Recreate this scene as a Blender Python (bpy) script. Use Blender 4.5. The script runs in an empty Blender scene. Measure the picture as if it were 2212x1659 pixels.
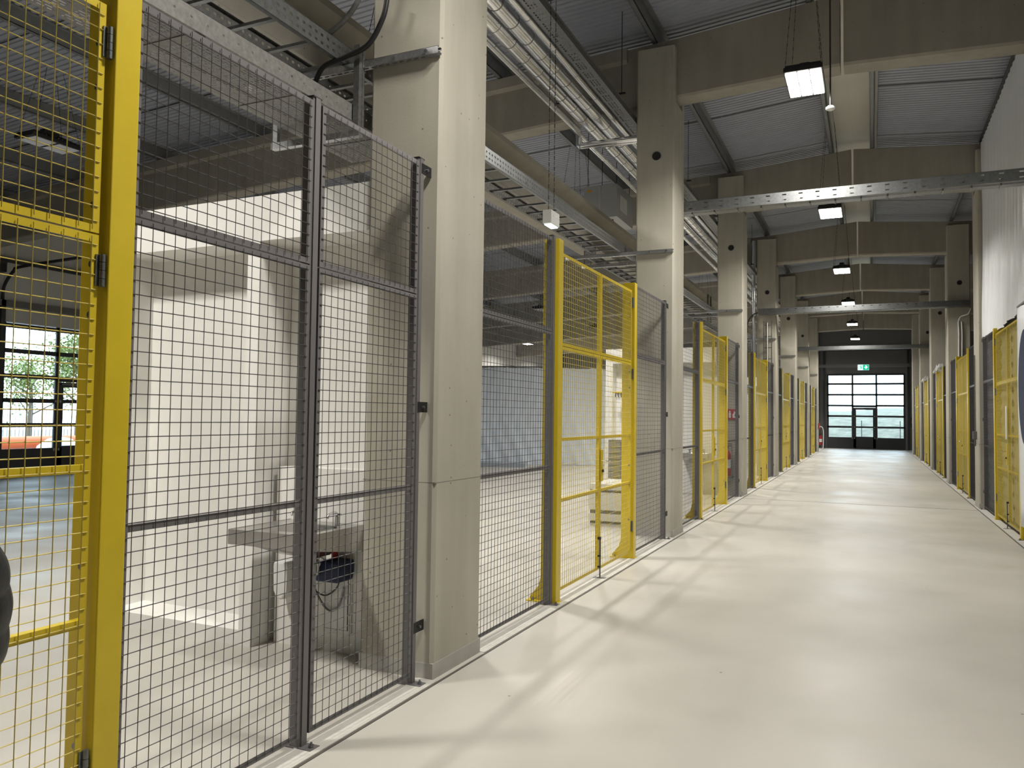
import bpy, bmesh, math, random
from mathutils import Vector, Matrix
random.seed(7)
S = bpy.context.scene
COL = S.collection
pi = math.pi

# ------------------------------------------------------------------ camera
F_PX, W_PX = 1706.5, 2212
YAW, PITCH, ROLL, EYE = .4268, .0403, .0128, 1.512
cd = bpy.data.cameras.new('camera'); cam = bpy.data.objects.new('camera', cd); COL.objects.link(cam)
cy, sy, cp, sp = math.cos(YAW), math.sin(YAW), math.cos(PITCH), math.sin(PITCH)
fwd = Vector((-sy * cp, cy * cp, sp)); r0 = Vector((cy, sy, 0)); u0 = r0.cross(fwd)
rt = r0 * math.cos(ROLL) + u0 * math.sin(ROLL); up = u0 * math.cos(ROLL) - r0 * math.sin(ROLL)
mw = Matrix((rt, up, -fwd)).transposed().to_4x4(); mw.translation = (0, 0, EYE)
cam.matrix_world = mw
cd.sensor_width = 36; cd.lens = F_PX / W_PX * 36; cd.clip_start = .05; cd.clip_end = 400
S.camera = cam

# ------------------------------------------------------------------ light, exposure
S.view_settings.view_transform = 'Standard'; S.view_settings.look = 'None'
S.view_settings.gamma = 1; S.view_settings.use_curve_mapping = False
S.view_settings.exposure = 0.0
w = bpy.data.worlds.new('sky'); S.world = w; w.use_nodes = True
bg = w.node_tree.nodes['Background']; bg.inputs[0].default_value = (.72, .88, 1, 1); bg.inputs[1].default_value = 6.0
S.cycles.use_denoising = True
S.cycles.max_bounces = 7; S.cycles.diffuse_bounces = 4; S.cycles.glossy_bounces = 3
S.cycles.transparent_max_bounces = 12; S.cycles.transmission_bounces = 4
S.cycles.sample_clamp_indirect = 8
LAMP_W = 140.0        # corridor high bay lamps
HALL_W = 205.0        # hall high bay lamps
LAMP_C = (1, .95, .87)

# ------------------------------------------------------------------ materials
def nodes(m):
    m.use_nodes = True
    return m.node_tree.nodes, m.node_tree.links, m.node_tree.nodes['Principled BSDF']
def mat(name, c, rough=.5, metal=0, var=.0, scale=6, bump=0, bscale=60, emit=None, stretch=(1, 1, 1), spec=None, coat=0):
    m = bpy.data.materials.new(name); N, L, P = nodes(m)
    P.inputs['Base Color'].default_value = (*c, 1); P.inputs['Roughness'].default_value = rough; P.inputs['Metallic'].default_value = metal
    if spec is not None: P.inputs['Specular IOR Level'].default_value = spec
    if coat: P.inputs['Coat Weight'].default_value = coat
    tc = N.new('ShaderNodeTexCoord'); mp = N.new('ShaderNodeMapping'); L.new(tc.outputs['Object'], mp.inputs[0]); mp.inputs['Scale'].default_value = stretch
    if var:
        n = N.new('ShaderNodeTexNoise'); n.inputs['Scale'].default_value = scale; n.inputs['Detail'].default_value = 6; n.inputs['Roughness'].default_value = .62
        L.new(mp.outputs[0], n.inputs[0])
        r = N.new('ShaderNodeValToRGB'); r.color_ramp.elements[0].position = .3; r.color_ramp.elements[1].position = .7
        r.color_ramp.elements[0].color = (*[max(0, x * (1 - var)) for x in c], 1); r.color_ramp.elements[1].color = (*[min(1, x * (1 + var)) for x in c], 1)
        L.new(n.outputs[0], r.inputs[0]); L.new(r.outputs[0], P.inputs['Base Color'])
    if bump:
        n2 = N.new('ShaderNodeTexNoise'); n2.inputs['Scale'].default_value = bscale; n2.inputs['Detail'].default_value = 4
        L.new(mp.outputs[0], n2.inputs[0]); b = N.new('ShaderNodeBump'); b.inputs['Strength'].default_value = bump; b.inputs['Distance'].default_value = .01
        L.new(n2.outputs[0], b.inputs['Height']); L.new(b.outputs[0], P.inputs['Normal'])
    if emit:
        P.inputs['Emission Color'].default_value = (*emit[:3], 1); P.inputs['Emission Strength'].default_value = emit[3]
    return m
def concrete(name, c):
    """fair-faced precast concrete: cloudy tone, vertical streaks, small air holes"""
    m = bpy.data.materials.new(name); N, L, P = nodes(m); P.inputs['Roughness'].default_value = .75; P.inputs['Specular IOR Level'].default_value = .3
    tc = N.new('ShaderNodeTexCoord')
    def noise(scale, stretch, det=5):
        mp = N.new('ShaderNodeMapping'); mp.inputs['Scale'].default_value = stretch; L.new(tc.outputs['Object'], mp.inputs[0])
        n = N.new('ShaderNodeTexNoise'); n.inputs['Scale'].default_value = scale; n.inputs['Detail'].default_value = det; L.new(mp.outputs[0], n.inputs[0]); return n
    a = noise(1.3, (1, 1, 1)); b = noise(2.2, (3, 3, .35)); d = noise(90, (1, 1, 1), 2)
    r = N.new('ShaderNodeValToRGB'); e = r.color_ramp.elements
    e[0].position = .3; e[0].color = (*[x * .82 for x in c], 1); e[1].position = .72; e[1].color = (*[x * 1.14 for x in c], 1)
    mx = N.new('ShaderNodeMath'); mx.operation = 'MULTIPLY_ADD'; mx.inputs[1].default_value = .55
    m2 = N.new('ShaderNodeMath'); m2.operation = 'MULTIPLY'; m2.inputs[1].default_value = .45
    L.new(b.outputs[0], m2.inputs[0]); L.new(a.outputs[0], mx.inputs[0]); L.new(m2.outputs[0], mx.inputs[2]); L.new(mx.outputs[0], r.inputs[0])
    v = N.new('ShaderNodeTexVoronoi'); v.inputs['Scale'].default_value = 9; L.new(tc.outputs['Object'], v.inputs[0])
    r2 = N.new('ShaderNodeValToRGB'); r2.color_ramp.elements[0].position = .045; r2.color_ramp.elements[1].position = .06
    r2.color_ramp.elements[0].color = (.45, .42, .38, 1); L.new(v.outputs['Distance'], r2.inputs[0])
    mm = N.new('ShaderNodeMix'); mm.data_type = 'RGBA'; mm.blend_type = 'MULTIPLY'; mm.inputs[0].default_value = 1
    L.new(r.outputs[0], mm.inputs[6]); L.new(r2.outputs[0], mm.inputs[7]); L.new(mm.outputs[2], P.inputs['Base Color'])
    bu = N.new('ShaderNodeBump'); bu.inputs['Strength'].default_value = .05; bu.inputs['Distance'].default_value = .01; L.new(d.outputs[0], bu.inputs['Height']); L.new(bu.outputs[0], P.inputs['Normal'])
    return m
def floor_material():
    m = bpy.data.materials.new('cream_floor_coating'); N, L, P = nodes(m)
    tc = N.new('ShaderNodeTexCoord')
    n = N.new('ShaderNodeTexNoise'); n.inputs['Scale'].default_value = .7; n.inputs['Detail'].default_value = 7; L.new(tc.outputs['Object'], n.inputs[0])
    r = N.new('ShaderNodeValToRGB'); e = r.color_ramp.elements; e[0].position = .32; e[0].color = (.43, .415, .375, 1); e[1].position = .68; e[1].color = (.51, .49, .445, 1)
    L.new(n.outputs[0], r.inputs[0])
    v = N.new('ShaderNodeTexVoronoi'); v.inputs['Scale'].default_value = 1.9; L.new(tc.outputs['Object'], v.inputs[0])
    r2 = N.new('ShaderNodeValToRGB'); r2.color_ramp.elements[0].position = .012; r2.color_ramp.elements[1].position = .02; r2.color_ramp.elements[0].color = (.3, .28, .25, 1)
    L.new(v.outputs['Distance'], r2.inputs[0])
    mm = N.new('ShaderNodeMix'); mm.data_type = 'RGBA'; mm.blend_type = 'MULTIPLY'; mm.inputs[0].default_value = 1
    L.new(r.outputs[0], mm.inputs[6]); L.new(r2.outputs[0], mm.inputs[7]); L.new(mm.outputs[2], P.inputs['Base Color'])
    n2 = N.new('ShaderNodeTexNoise'); n2.inputs['Scale'].default_value = 1.1; n2.inputs['Detail'].default_value = 5; L.new(tc.outputs['Object'], n2.inputs[0])
    mr = N.new('ShaderNodeMapRange'); mr.inputs['From Min'].default_value = .3; mr.inputs['From Max'].default_value = .7; mr.inputs['To Min'].default_value = .34; mr.inputs['To Max'].default_value = .55
    L.new(n2.outputs[0], mr.inputs[0]); L.new(mr.outputs[0], P.inputs['Roughness'])
    n3 = N.new('ShaderNodeTexNoise'); n3.inputs['Scale'].default_value = 220; L.new(tc.outputs['Object'], n3.inputs[0])
    b = N.new('ShaderNodeBump'); b.inputs['Strength'].default_value = .06; b.inputs['Distance'].default_value = .004; L.new(n3.outputs[0], b.inputs['Height']); L.new(b.outputs[0], P.inputs['Normal'])
    return m
def glass_material():
    m = bpy.data.materials.new('window_glass'); m.use_nodes = True; N, L = m.node_tree.nodes, m.node_tree.links
    N.remove(N['Principled BSDF']); o = N['Material Output']
    t = N.new('ShaderNodeBsdfTransparent'); t.inputs[0].default_value = (.93, .97, .98, 1); g = N.new('ShaderNodeBsdfGlossy'); g.inputs['Roughness'].default_value = .03
    f = N.new('ShaderNodeFresnel'); f.inputs[0].default_value = 1.45; x = N.new('ShaderNodeMixShader')
    L.new(f.outputs[0], x.inputs[0]); L.new(t.outputs[0], x.inputs[1]); L.new(g.outputs[0], x.inputs[2]); L.new(x.outputs[0], o.inputs[0])
    return m
def film_material(name, c, alpha):
    """thin milky plastic film that lets part of the light through"""
    m = bpy.data.materials.new(name); N, L, P = nodes(m); o = N['Material Output']
    P.inputs['Base Color'].default_value = (*c, 1); P.inputs['Roughness'].default_value = .28
    t = N.new('ShaderNodeBsdfTransparent'); x = N.new('ShaderNodeMixShader'); x.inputs[0].default_value = alpha
    L.new(t.outputs[0], x.inputs[1]); L.new(P.outputs[0], x.inputs[2]); L.new(x.outputs[0], o.inputs[0])
    return m
def tarp_material():
    """white woven tarpaulin: shiny, creased, lets daylight glow through"""
    m = mat('white_tarpaulin', (.80, .84, .90), .3, var=.03, scale=2, bump=.5, bscale=4, stretch=(1, 1, .5)); N, L = m.node_tree.nodes, m.node_tree.links
    t = N.new('ShaderNodeBsdfTranslucent'); t.inputs[0].default_value = (.80, .86, .95, 1); x = N.new('ShaderNodeMixShader'); x.inputs[0].default_value = .4
    L.new(N['Principled BSDF'].outputs[0], x.inputs[1]); L.new(t.outputs[0], x.inputs[2]); L.new(x.outputs[0], N['Material Output'].inputs[0])
    return m
M = dict(
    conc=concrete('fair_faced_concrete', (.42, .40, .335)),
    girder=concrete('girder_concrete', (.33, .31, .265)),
    floor=floor_material(),
    plaster=mat('white_plaster', (.80, .795, .765), .7, var=.03, scale=2),
    deck=mat('steel_deck', (.33, .35, .41), .45, .1, var=.06, scale=3),
    ridge=mat('cream_ridge_sheet', (.50, .49, .43), .4, .1, var=.05, scale=2),
    galv=mat('galvanised_steel', (.21, .22, .225), .36, .8, var=.18, scale=30),
    tray=mat('matt_galvanised_tray', (.19, .187, .178), .5, .25, var=.22, scale=35),
    strut=mat('bright_zinc_strut', (.50, .51, .52), .28, .85, var=.2, scale=50),
    galvd=mat('dull_galvanised_steel', (.155, .155, .15), .5, .6, var=.25, scale=40),
    purlin=mat('purlin_steel', (.22, .23, .24), .5, .5, var=.1, scale=10),
    foil=mat('aluminium_foil_lagging', (.80, .81, .83), .2, .95, var=.08, scale=6, bump=.22, bscale=9),
    band=mat('pipe_band_steel', (.30, .30, .31), .4, .8),
    yellow=mat('yellow_powder_coat', (.62, .47, .025), .3, var=.05, scale=5, spec=.4),
    grey=mat('grey_powder_coat', (.15, .143, .145), .33, spec=.35),
    wire=mat('grey_wire', (.055, .052, .056), .45),
    ywire=mat('yellow_wire', (.56, .46, .11), .38),  # paler than the frames: highlights on the wires are put into the colour
    black=mat('black_plastic', (.012, .012, .013), .45),
    dark=mat('anthracite_metal', (.022, .024, .028), .5),
    cladding=mat('dark_grey_cladding', (.14, .14, .14), .55, var=.05, scale=1),
    pale=mat('pale_sandwich_panel', (.52, .52, .50), .45, var=.03, scale=1),
    steel=mat('brushed_stainless', (.50, .49, .47), .3, .9, var=.06, scale=40, stretch=(1, 12, 12)),
    chrome=mat('chrome', (.75, .75, .76), .1, 1),
    white=mat('white_plastic', (.72, .72, .71), .4),
    sheet=mat('white_tarpaulin_plastic', (.76, .78, .81), .32, var=.04, scale=2, bump=.35, bscale=5),
    tarp=tarp_material(),
    red=mat('signal_red', (.42, .015, .012), .4),
    orange=mat('orange_pipe_plastic', (.62, .16, .05), .45),
    blue=mat('dark_blue_fabric', (.012, .02, .06), .6),
    gglass=glass_material(),
    greyfilm=film_material('grey_plastic_film', (.34, .34, .35), .82),
    creamfilm=film_material('cream_plastic_film', (.60, .56, .38), .8),
    clearfilm=film_material('clear_plastic_film', (.75, .77, .78), .55),
    lens=mat('lit_lens', (1, 1, 1), .3, emit=(1, .95, .86, 22)),
    lensoff=mat('unlit_lens', (.03, .03, .03), .25),
    lensdim=mat('pale_unlit_lens', (.55, .57, .62), .3),  # switched off; the gleam of its reflectors is put into the paler colour
    green=mat('lit_green_sign', (.0, .45, .27), .4, emit=(.0, .55, .33, .9)),
    signwhite=mat('lit_white_sign', (.8, .95, .9), .4, emit=(.8, 1, .95, .95)),
    joint=mat('dark_joint_seal', (.09, .08, .07), .7),
    grass=mat('dry_hillside_grass', (.13, .13, .10), .9, var=.45, scale=1.6, bump=.4, bscale=3),
    yard=mat('pale_yard_gravel', (.26, .26, .26), .9, var=.12, scale=3),
    leaf=mat('spring_leaves', (.17, .22, .05), .6, var=.35, scale=5),
    bark=mat('tree_bark', (.12, .09, .06), .9),
    jacket=mat('black_quilted_nylon', (.010, .010, .011), .42, bump=.2, bscale=40),
    skin=mat('skin', (.48, .29, .21), .5),
    hair=mat('dark_hair', (.03, .02, .015), .6),
    trousers=mat('dark_trousers', (.03, .03, .035), .8),
    shoe=mat('grey_shoe', (.30, .30, .30), .6),
    screed=mat('pale_sealing_mortar', (.50, .49, .45), .8, var=.1, scale=10),
)

# ------------------------------------------------------------------ mesh collector
class MB:
    def __init__(s): s.v = []; s.f = []; s.mi = []; s.cur = 0; s.ms = []
    def mat(s, m):
        if m not in s.ms: s.ms.append(m)
        s.cur = s.ms.index(m); return s
    def add(s, vs, fs):
        n = len(s.v); s.v += [tuple(p) for p in vs]; s.f += [tuple(i + n for i in f) for f in fs]; s.mi += [s.cur] * len(fs); return s
    def box(s, x0, x1, y0, y1, z0, z1):
        return s.add([(x, y, z) for z in (z0, z1) for y in (y0, y1) for x in (x0, x1)],
                     [(0, 2, 3, 1), (4, 5, 7, 6), (0, 1, 5, 4), (2, 6, 7, 3), (0, 4, 6, 2), (1, 3, 7, 5)])
    def bar(s, a, b, wa, wb=None, upv=(0, 0, 1)):
        """rectangular bar from a to b, wa wide sideways and wb along upv"""
        a, b = Vector(a), Vector(b); d = (b - a).normalized(); u = Vector(upv)
        if abs(d.dot(u)) > .98: u = Vector((0, 1, 0))
        sd = d.cross(u).normalized(); u = sd.cross(d).normalized(); wb = wb or wa
        c = [(-1, -1), (1, -1), (1, 1), (-1, 1)]
        vs = [p + sd * (i * wa / 2) + u * (j * wb / 2) for p in (a, b) for i, j in c]
        return s.add(vs, [(0, 1, 2, 3), (7, 6, 5, 4)] + [(i, i + 4, (i + 1) % 4 + 4, (i + 1) % 4) for i in range(4)])
    def tube(s, pts, r, n=10, cap=True):
        pts = [Vector(p) for p in pts]; rings = []; u = None
        for i, p in enumerate(pts):
            d = (pts[min(i + 1, len(pts) - 1)] - pts[max(i - 1, 0)]).normalized()
            if u is None: u = d.cross(Vector((0, 0, 1)) if abs(d.z) < .9 else Vector((1, 0, 0))).normalized()
            u = (u - d * u.dot(d)).normalized(); v = d.cross(u)
            rr = r[i] if isinstance(r, (list, tuple)) else r
            rings.append([p + (u * math.cos(2 * pi * k / n) + v * math.sin(2 * pi * k / n)) * rr for k in range(n)])
        vs = [q for g in rings for q in g]; fs = []
        for i in range(len(pts) - 1):
            for k in range(n):
                a, b = i * n + k, i * n + (k + 1) % n; fs.append((a, b, b + n, a + n))
        if cap: fs += [tuple(range(n - 1, -1, -1)), tuple((len(pts) - 1) * n + k for k in range(n))]
        return s.add(vs, fs)
    def lathe(s, prof, c=(0, 0, 0), n=24, axis='Z'):
        vs = []
        for r, z in prof:
            for k in range(n):
                a = 2 * pi * k / n; p = (r * math.cos(a), r * math.sin(a), z)
                if axis == 'Y': p = (p[0], p[2], p[1])
                if axis == 'X': p = (p[2], p[0], p[1])
                vs.append((c[0] + p[0], c[1] + p[1], c[2] + p[2]))
        fs = [(i * n + k, i * n + (k + 1) % n, (i + 1) * n + (k + 1) % n, (i + 1) * n + k) for i in range(len(prof) - 1) for k in range(n)]
        fs += [tuple(range(n - 1, -1, -1)), tuple((len(prof) - 1) * n + k for k in range(n))]
        return s.add(vs, fs)
    def prism(s, poly, t0, t1, f):
        """poly of (a,b) pushed from t0 to t1; f(a,b,t) gives the point"""
        n = len(poly); vs = [f(a, b, t) for t in (t0, t1) for a, b in poly]
        return s.add(vs, [tuple(range(n)), tuple(range(2 * n - 1, n - 1, -1))] + [(i, i + n, (i + 1) % n + n, (i + 1) % n) for i in range(n)])
    def grid(s, us, vs_, f, hole=None):
        """a sheet over the lines us x vs_, leaving out the cells where hole(i,j) holds"""
        nu, nv = len(us), len(vs_); fs = [(i * nv + j, (i + 1) * nv + j, (i + 1) * nv + j + 1, i * nv + j + 1) for i in range(nu - 1) for j in range(nv - 1) if not (hole and hole(i, j))]
        return s.add([f(u, v) for u in us for v in vs_], fs)
    def build(s, name, m=None, parent=None, loc=(0, 0, 0), smooth=False, bevel=0, fix=True, seg=2, solid=0):
        me = bpy.data.meshes.new(name); me.from_pydata(s.v, [], s.f)
        ms = s.ms or [m]
        for q in ms: me.materials.append(M[q] if isinstance(q, str) else q)
        if len(ms) > 1: me.polygons.foreach_set('material_index', s.mi)
        if fix:
            b = bmesh.new(); b.from_mesh(me); bmesh.ops.recalc_face_normals(b, faces=b.faces); b.to_mesh(me); b.free()
        if smooth: me.shade_smooth(); me.set_sharp_from_angle(angle=.7)
        o = bpy.data.objects.new(name, me); COL.objects.link(o); o.location = loc
        if parent: o.parent = parent
        if bevel:
            q = o.modifiers.new('bevel', 'BEVEL'); q.width = bevel; q.segments = seg; q.limit_method = 'ANGLE'; q.angle_limit = .6
        if solid:
            q = o.modifiers.new('solid', 'SOLIDIFY'); q.thickness = solid
        return o

def tag(o, label, cat, group=None, kind=None):
    o['label'] = label; o['category'] = cat
    if group: o['group'] = group
    if kind: o['kind'] = kind
    return o
def thing(name, label, cat, loc=(0, 0, 0), group=None):
    o = bpy.data.objects.new(name, None); COL.objects.link(o); o.location = loc; o.empty_display_size = .2
    return tag(o, label, cat, group)
def struct(o): o['kind'] = 'structure'; return o
def copy_tree(o, label=None, loc=None, scale=None, parent=None):
    c = o.copy(); COL.objects.link(c)
    if parent: c.parent = parent
    for ch in list(o.children): copy_tree(ch, parent=c)
    if label: c['label'] = label
    if loc is not None: c.location = loc
    if scale is not None: c.scale = scale
    return c
def frange(a, b, n): return [a + (b - a) * i / (n - 1) for i in range(n)]
def bez(p, n=16):
    """smooth line through the points p"""
    p = [Vector(q) for q in p]; out = []
    for i in range(len(p) - 1):
        a, b, c, d = p[max(i - 1, 0)], p[i], p[i + 1], p[min(i + 2, len(p) - 1)]
        for k in range(n):
            t = k / n; out.append(.5 * ((2 * b) + (c - a) * t + (2 * a - 5 * b + 4 * c - d) * t * t + (3 * b - a - 3 * c + d) * t ** 3))
    return out + [p[-1]]

# ------------------------------------------------------------------ layout
XL, XR = -2.288, 1.712          # corridor faces of the column rows
XM = -.30                       # ridge line
COLY = [3.98 + 6 * k for k in range(-1, 7)]     # near faces of the columns
YEND = 45.9
FXL, FXR = -2.345, 1.769        # wire planes of the fences
ORD = ['first', 'second', 'third', 'fourth', 'fifth', 'sixth', 'seventh', 'eighth', 'ninth', 'tenth', 'eleventh', 'twelfth', 'thirteenth', 'fourteenth', 'fifteenth', 'sixteenth']

# ------------------------------------------------------------------ floor, walls, roof
m = MB(); m.box(-18.1, 12, -7, 46.4, -.3, 0); struct(m.build('floor', 'floor'))
# pale mortar strip and dark joint along the fence feet, between the columns
n_tr = 1
for side, xf, x in (('hall', FXL, XL), ('sheet', FXR, XR)):
    sg = 1 if x < 0 else -1
    for k in range(len(COLY)):
        y0, y1 = COLY[k] + .6, (COLY[k + 1] if k + 1 < len(COLY) else YEND)
        if k + 1 >= len(COLY): continue
        m = MB(); xs = sorted((xf - .03 * sg, x + .035 * sg)); m.box(xs[0], xs[1], y0 + .005, y1 - .005, 0, .004)
        struct(m.build('trim_%d' % n_tr, 'screed')); n_tr += 1
    m = MB(); xs = sorted((x + .04 * sg, x + .056 * sg)); m.box(xs[0], xs[1], -3, 45.6, 0, .003); struct(m.build('trim_%d' % n_tr, 'joint')); n_tr += 1
for y in (15.6, 27.6, 39.6):
    m = MB(); m.box(XL + .06, XR - .06, y, y + .012, 0, .002); struct(m.build('trim_%d' % n_tr, 'joint')); n_tr += 1

DOORX = (-2.17, 1.63)           # end gate opening
m = MB(); m.box(-18.1, DOORX[0], YEND, YEND + .3, 0, 7.6); m.box(DOORX[1], 12, YEND, YEND + .3, 0, 7.6); m.box(DOORX[0], DOORX[1], YEND, YEND + .3, 4.0, 7.6)
we = struct(m.build('wall_back', 'cladding'))
m = MB(); m.box(-18.1, 12, -7.3, -7, 0, 7.6); struct(m.build('wall_front', 'cladding'))
m = MB(); m.box(11.7, 12, -7, YEND, 0, 7.6); struct(m.build('wall_right', 'cladding'))
GY = (11.52, 15.42)             # hall gate opening; the other gates are unseen, added for daylight in the hall
GATES = [(-.48, 3.42), GY, (23.52, 27.42), (29.52, 33.42)]
m = MB(); y = -7
for g0, g1 in GATES: m.box(-18.3, -18, y, g0, 0, 7.2); m.box(-18.3, -18, g0, g1, 3.52, 7.2); y = g1
m.box(-18.3, -18, y, YEND, 0, 7.2)
for i in range(52):             # sandwich panel joints
    y = -6.5 + i; m.box(-18.0, -17.994, y, y + .012, 3.6 if any(a - .1 < y < b + .1 for a, b in GATES) else 0, 6.2)
struct(m.build('wall_left', 'pale'))
# steel posts and dark strip of the end wall, seen above the gate
m = MB()
for x in (-2.72, 1.95): m.box(x, x + .16, YEND - .2, YEND, 0, 6.3)
struct(m.build('trim_%d' % n_tr, 'cladding')); n_tr += 1

def top_z(x):                   # upper edge of the girders
    d = abs(x - XM)
    return 6.66 - (.088 * d if d < 2 else .176 + .052 * (d - 2))
def bot_z(x):
    d = abs(x - XM)
    return 5.775 - (.042 * d if d < 2 else .084 + .058 * (d - 2))
PH = .2                         # purlin height
ceil = bpy.data.objects.new('ceiling', None); COL.objects.link(ceil); struct(ceil)
def deck(name, xs, mt):
    """trapezoidal sheet, ribs running across the hall"""
    m = MB(); ys = []; y = -7.0
    while y < YEND + .3: ys += [(y, 0), (y + .05, 0), (y + .058, .016), (y + .092, .016)]; y += .1
    vs = []; nx = len(xs)
    for (yy, dz) in ys:
        for x in xs: vs.append((x, yy, top_z(x) + PH + dz + .002))
    fs = [(i * nx + j, i * nx + j + 1, (i + 1) * nx + j + 1, (i + 1) * nx + j) for i in range(len(ys) - 1) for j in range(nx - 1)]
    m.add(vs, fs); return m.build(name, mt, ceil, fix=False)
deck('roof_deck', [-18.3, -2.3, -.66], 'deck'); deck('roof_deck', [.1, 1.7, 12], 'deck')
m = MB(); m.grid([-.68, XM, .12], frange(-7, YEND + .3, 28), lambda u, v: (u, v, top_z(u) + PH - .01)); m.build('ridge_sheet', 'ridge', ceil, fix=False)
m = MB()
for k, y in enumerate(frange(-3.2, 42.4, 20)):
    for xa, xb in ((-17.9, -2.31), (-2.3, -.66), (.1, 1.7), (1.71, 11.8)):
        m.add([(xa, y, top_z(xa) + PH - .004), (xb, y, top_z(xb) + PH - .004), (xb, y + (.035 if k % 2 else .02), top_z(xb) + PH - .004), (xa, y + (.035 if k % 2 else .02), top_z(xa) + PH - .004)], [(0, 1, 2, 3)])
m.build('lap_joint', 'dark', ceil, fix=False)
m = MB(); m.box(-18.5, 12.2, -7.5, 46.5, 7.7, 7.9); m.build('roof_insulation', 'dark', ceil)
for x in [-2.55, -.64, .07, 1.86] + [-2.55 - 2.25 * i for i in range(1, 7)] + [4.2, 6.6, 9]:
    z = top_z(x) + .001         # sigma purlin: web, flanges, lips
    m = MB(); m.box(x - .004, x + .004, -7, YEND, z, z + PH); m.box(x - .004, x + .065, -7, YEND, z + PH - .006, z + PH)
    m.box(x - .065, x + .004, -7, YEND, z, z + .006); m.box(x - .065, x - .06, -7, YEND, z, z + .03)
    m.build('purlin', 'purlin', ceil)

# ------------------------------------------------------------------ concrete columns and girders
def column_mesh(hole=True):
    """0.5 x 0.6 m column with a fork at the top for the girder"""
    m = MB(); c = .02
    def oct_(x0, x1, y0, y1): return [(x0 + c, y0), (x1 - c, y0), (x1, y0 + c), (x1, y1 - c), (x1 - c, y1), (x0 + c, y1), (x0, y1 - c), (x0, y0 + c)]
    m.prism(oct_(-.25, .25, 0, .6), 0, 5.62, lambda a, b, t: (a, b, t))
    m.prism([(-.25 + c, 0), (.25 - c, 0), (.25, c), (.25, .125), (-.25, .125), (-.25, c)], 5.62, 6.34, lambda a, b, t: (a, b, t))
    m.prism([(-.25, .455), (.25, .455), (.25, .6 - c), (.25 - c, .6), (-.25 + c, .6), (-.25, .6 - c)], 5.62, 6.34, lambda a, b, t: (a, b, t))
    return m
cm = column_mesh()
first = None
for side, xc in (('hall', XL - .25), ('sheet', XR + .25)):
    for k, y in enumerate(COLY):
        if side == 'sheet' and k < 2: nm = None
        lab = 'concrete column, %s of the row %s' % (ORD[k - 1] if k else 'one', 'along the washbasin hall side of the corridor' if side == 'hall' else 'along the white sheet side of the corridor')
        if k == 0: lab = 'concrete column behind the viewer, %s row' % ('hall side' if side == 'hall' else 'white sheet side')
        t = thing('concrete_column', lab, 'column', (xc, y, 0), 'concrete columns of the corridor'); t['kind'] = 'thing'
        if first is None:
            sh = cm.build('shaft', 'conc', t); first = sh
            h = MB(); h.lathe([(.056, 0), (.056, .012)], (0, -.002, 0), 24, 'Y'); hm = h.build('service_hole', 'black', t, (.02, -.008, 4.905), smooth=True)
            g = MB(); g.box(-.253, .253, -.0025, .6025, 0, .09); gm = g.build('grey_base_coat', mat('grey_base_paint', (.39, .38, .345), .6, var=.1, scale=8), t)
            g = MB(); g.box(-.2505, .2505, -.0005, .6005, 1.118, 1.122); cl = g.build('casting_line', mat('casting_line_tone', (.22, .205, .17), .8), t)
        else:
            for s_ in (first, hm, gm, cl):
                c = s_.copy(); COL.objects.link(c); c.parent = t
for k, y in enumerate(COLY):
    for left in (True, False):
        t = None
        xs = [XM - .02, -2.3, -6, -10, -14, -17.95] if left else [XM + .02, 1.7, 5, 8, 11.65]
        m = MB(); fl = .0
        # I section in the hall: thin web, thick top and bottom flange
        def sec(x, hall):
            zt, zb = top_z(x) - .012, bot_z(x); a, b = .13, .45
            if not hall: return [(a, zb + .03), (a + .02, zb), (b - .02, zb), (b, zb + .03), (b, zt), (a, zt)]
            return [(a, zb + .02), (a + .02, zb), (b - .02, zb), (b, zb + .02), (b, zt), (a, zt)]
        rings = [[(x, y + p[0], p[1]) for p in sec(x, abs(x) > 2.8)] for x in xs]; n = 6
        fs = [(i * n + j, i * n + (j + 1) % n, (i + 1) * n + (j + 1) % n, (i + 1) * n + j) for i in range(len(rings) - 1) for j in range(n)]
        fs += [tuple(range(n)), tuple(range((len(rings) - 1) * n, len(rings) * n))]
        m.add([p for r in rings for p in r], fs)
        if left:                # raised top flange out in the hall
            r2 = [[(x, y + a, top_z(x) - .012 - d) for a, d in ((.13, .0), (.07, .0), (.07, .15), (.13, .19))] for x in (-2.95, -10, -17.95)]
            m.add([p for r in r2 for p in r], [(i * 4 + j, i * 4 + (j + 1) % 4, (i + 1) * 4 + (j + 1) % 4, (i + 1) * 4 + j) for i in range(2) for j in range(4)] + [(0, 1, 2, 3), (8, 9, 10, 11)])
        lab = 'concrete roof girder over %s, on the %s' % (('the hall half, cut at the ridge' if left else 'the white sheet half'), ('%s column pair' % ORD[k - 1]) if k else 'pair behind us')
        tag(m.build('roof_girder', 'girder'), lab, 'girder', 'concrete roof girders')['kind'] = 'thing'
# edge beam that carries the cable ladder along the hall side
m = MB()
pr = [(-3.42, 4.385), (-3.42, 4.33), (-3.56, 4.27), (-3.56, 3.98), (-3.50, 3.93), (-3.50, 3.88), (-3.86, 3.88), (-3.86, 3.93), (-3.80, 3.98), (-3.80, 4.27), (-3.94, 4.33), (-3.94, 4.385)]
m.prism(pr, -6.9, YEND - .05, lambda a, b, t: (a, t, b))
tag(m.build('edge_beam', 'girder'), 'long concrete beam with flanges running along the hall above the cable ladder', 'beam')['kind'] = 'thing'

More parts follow.
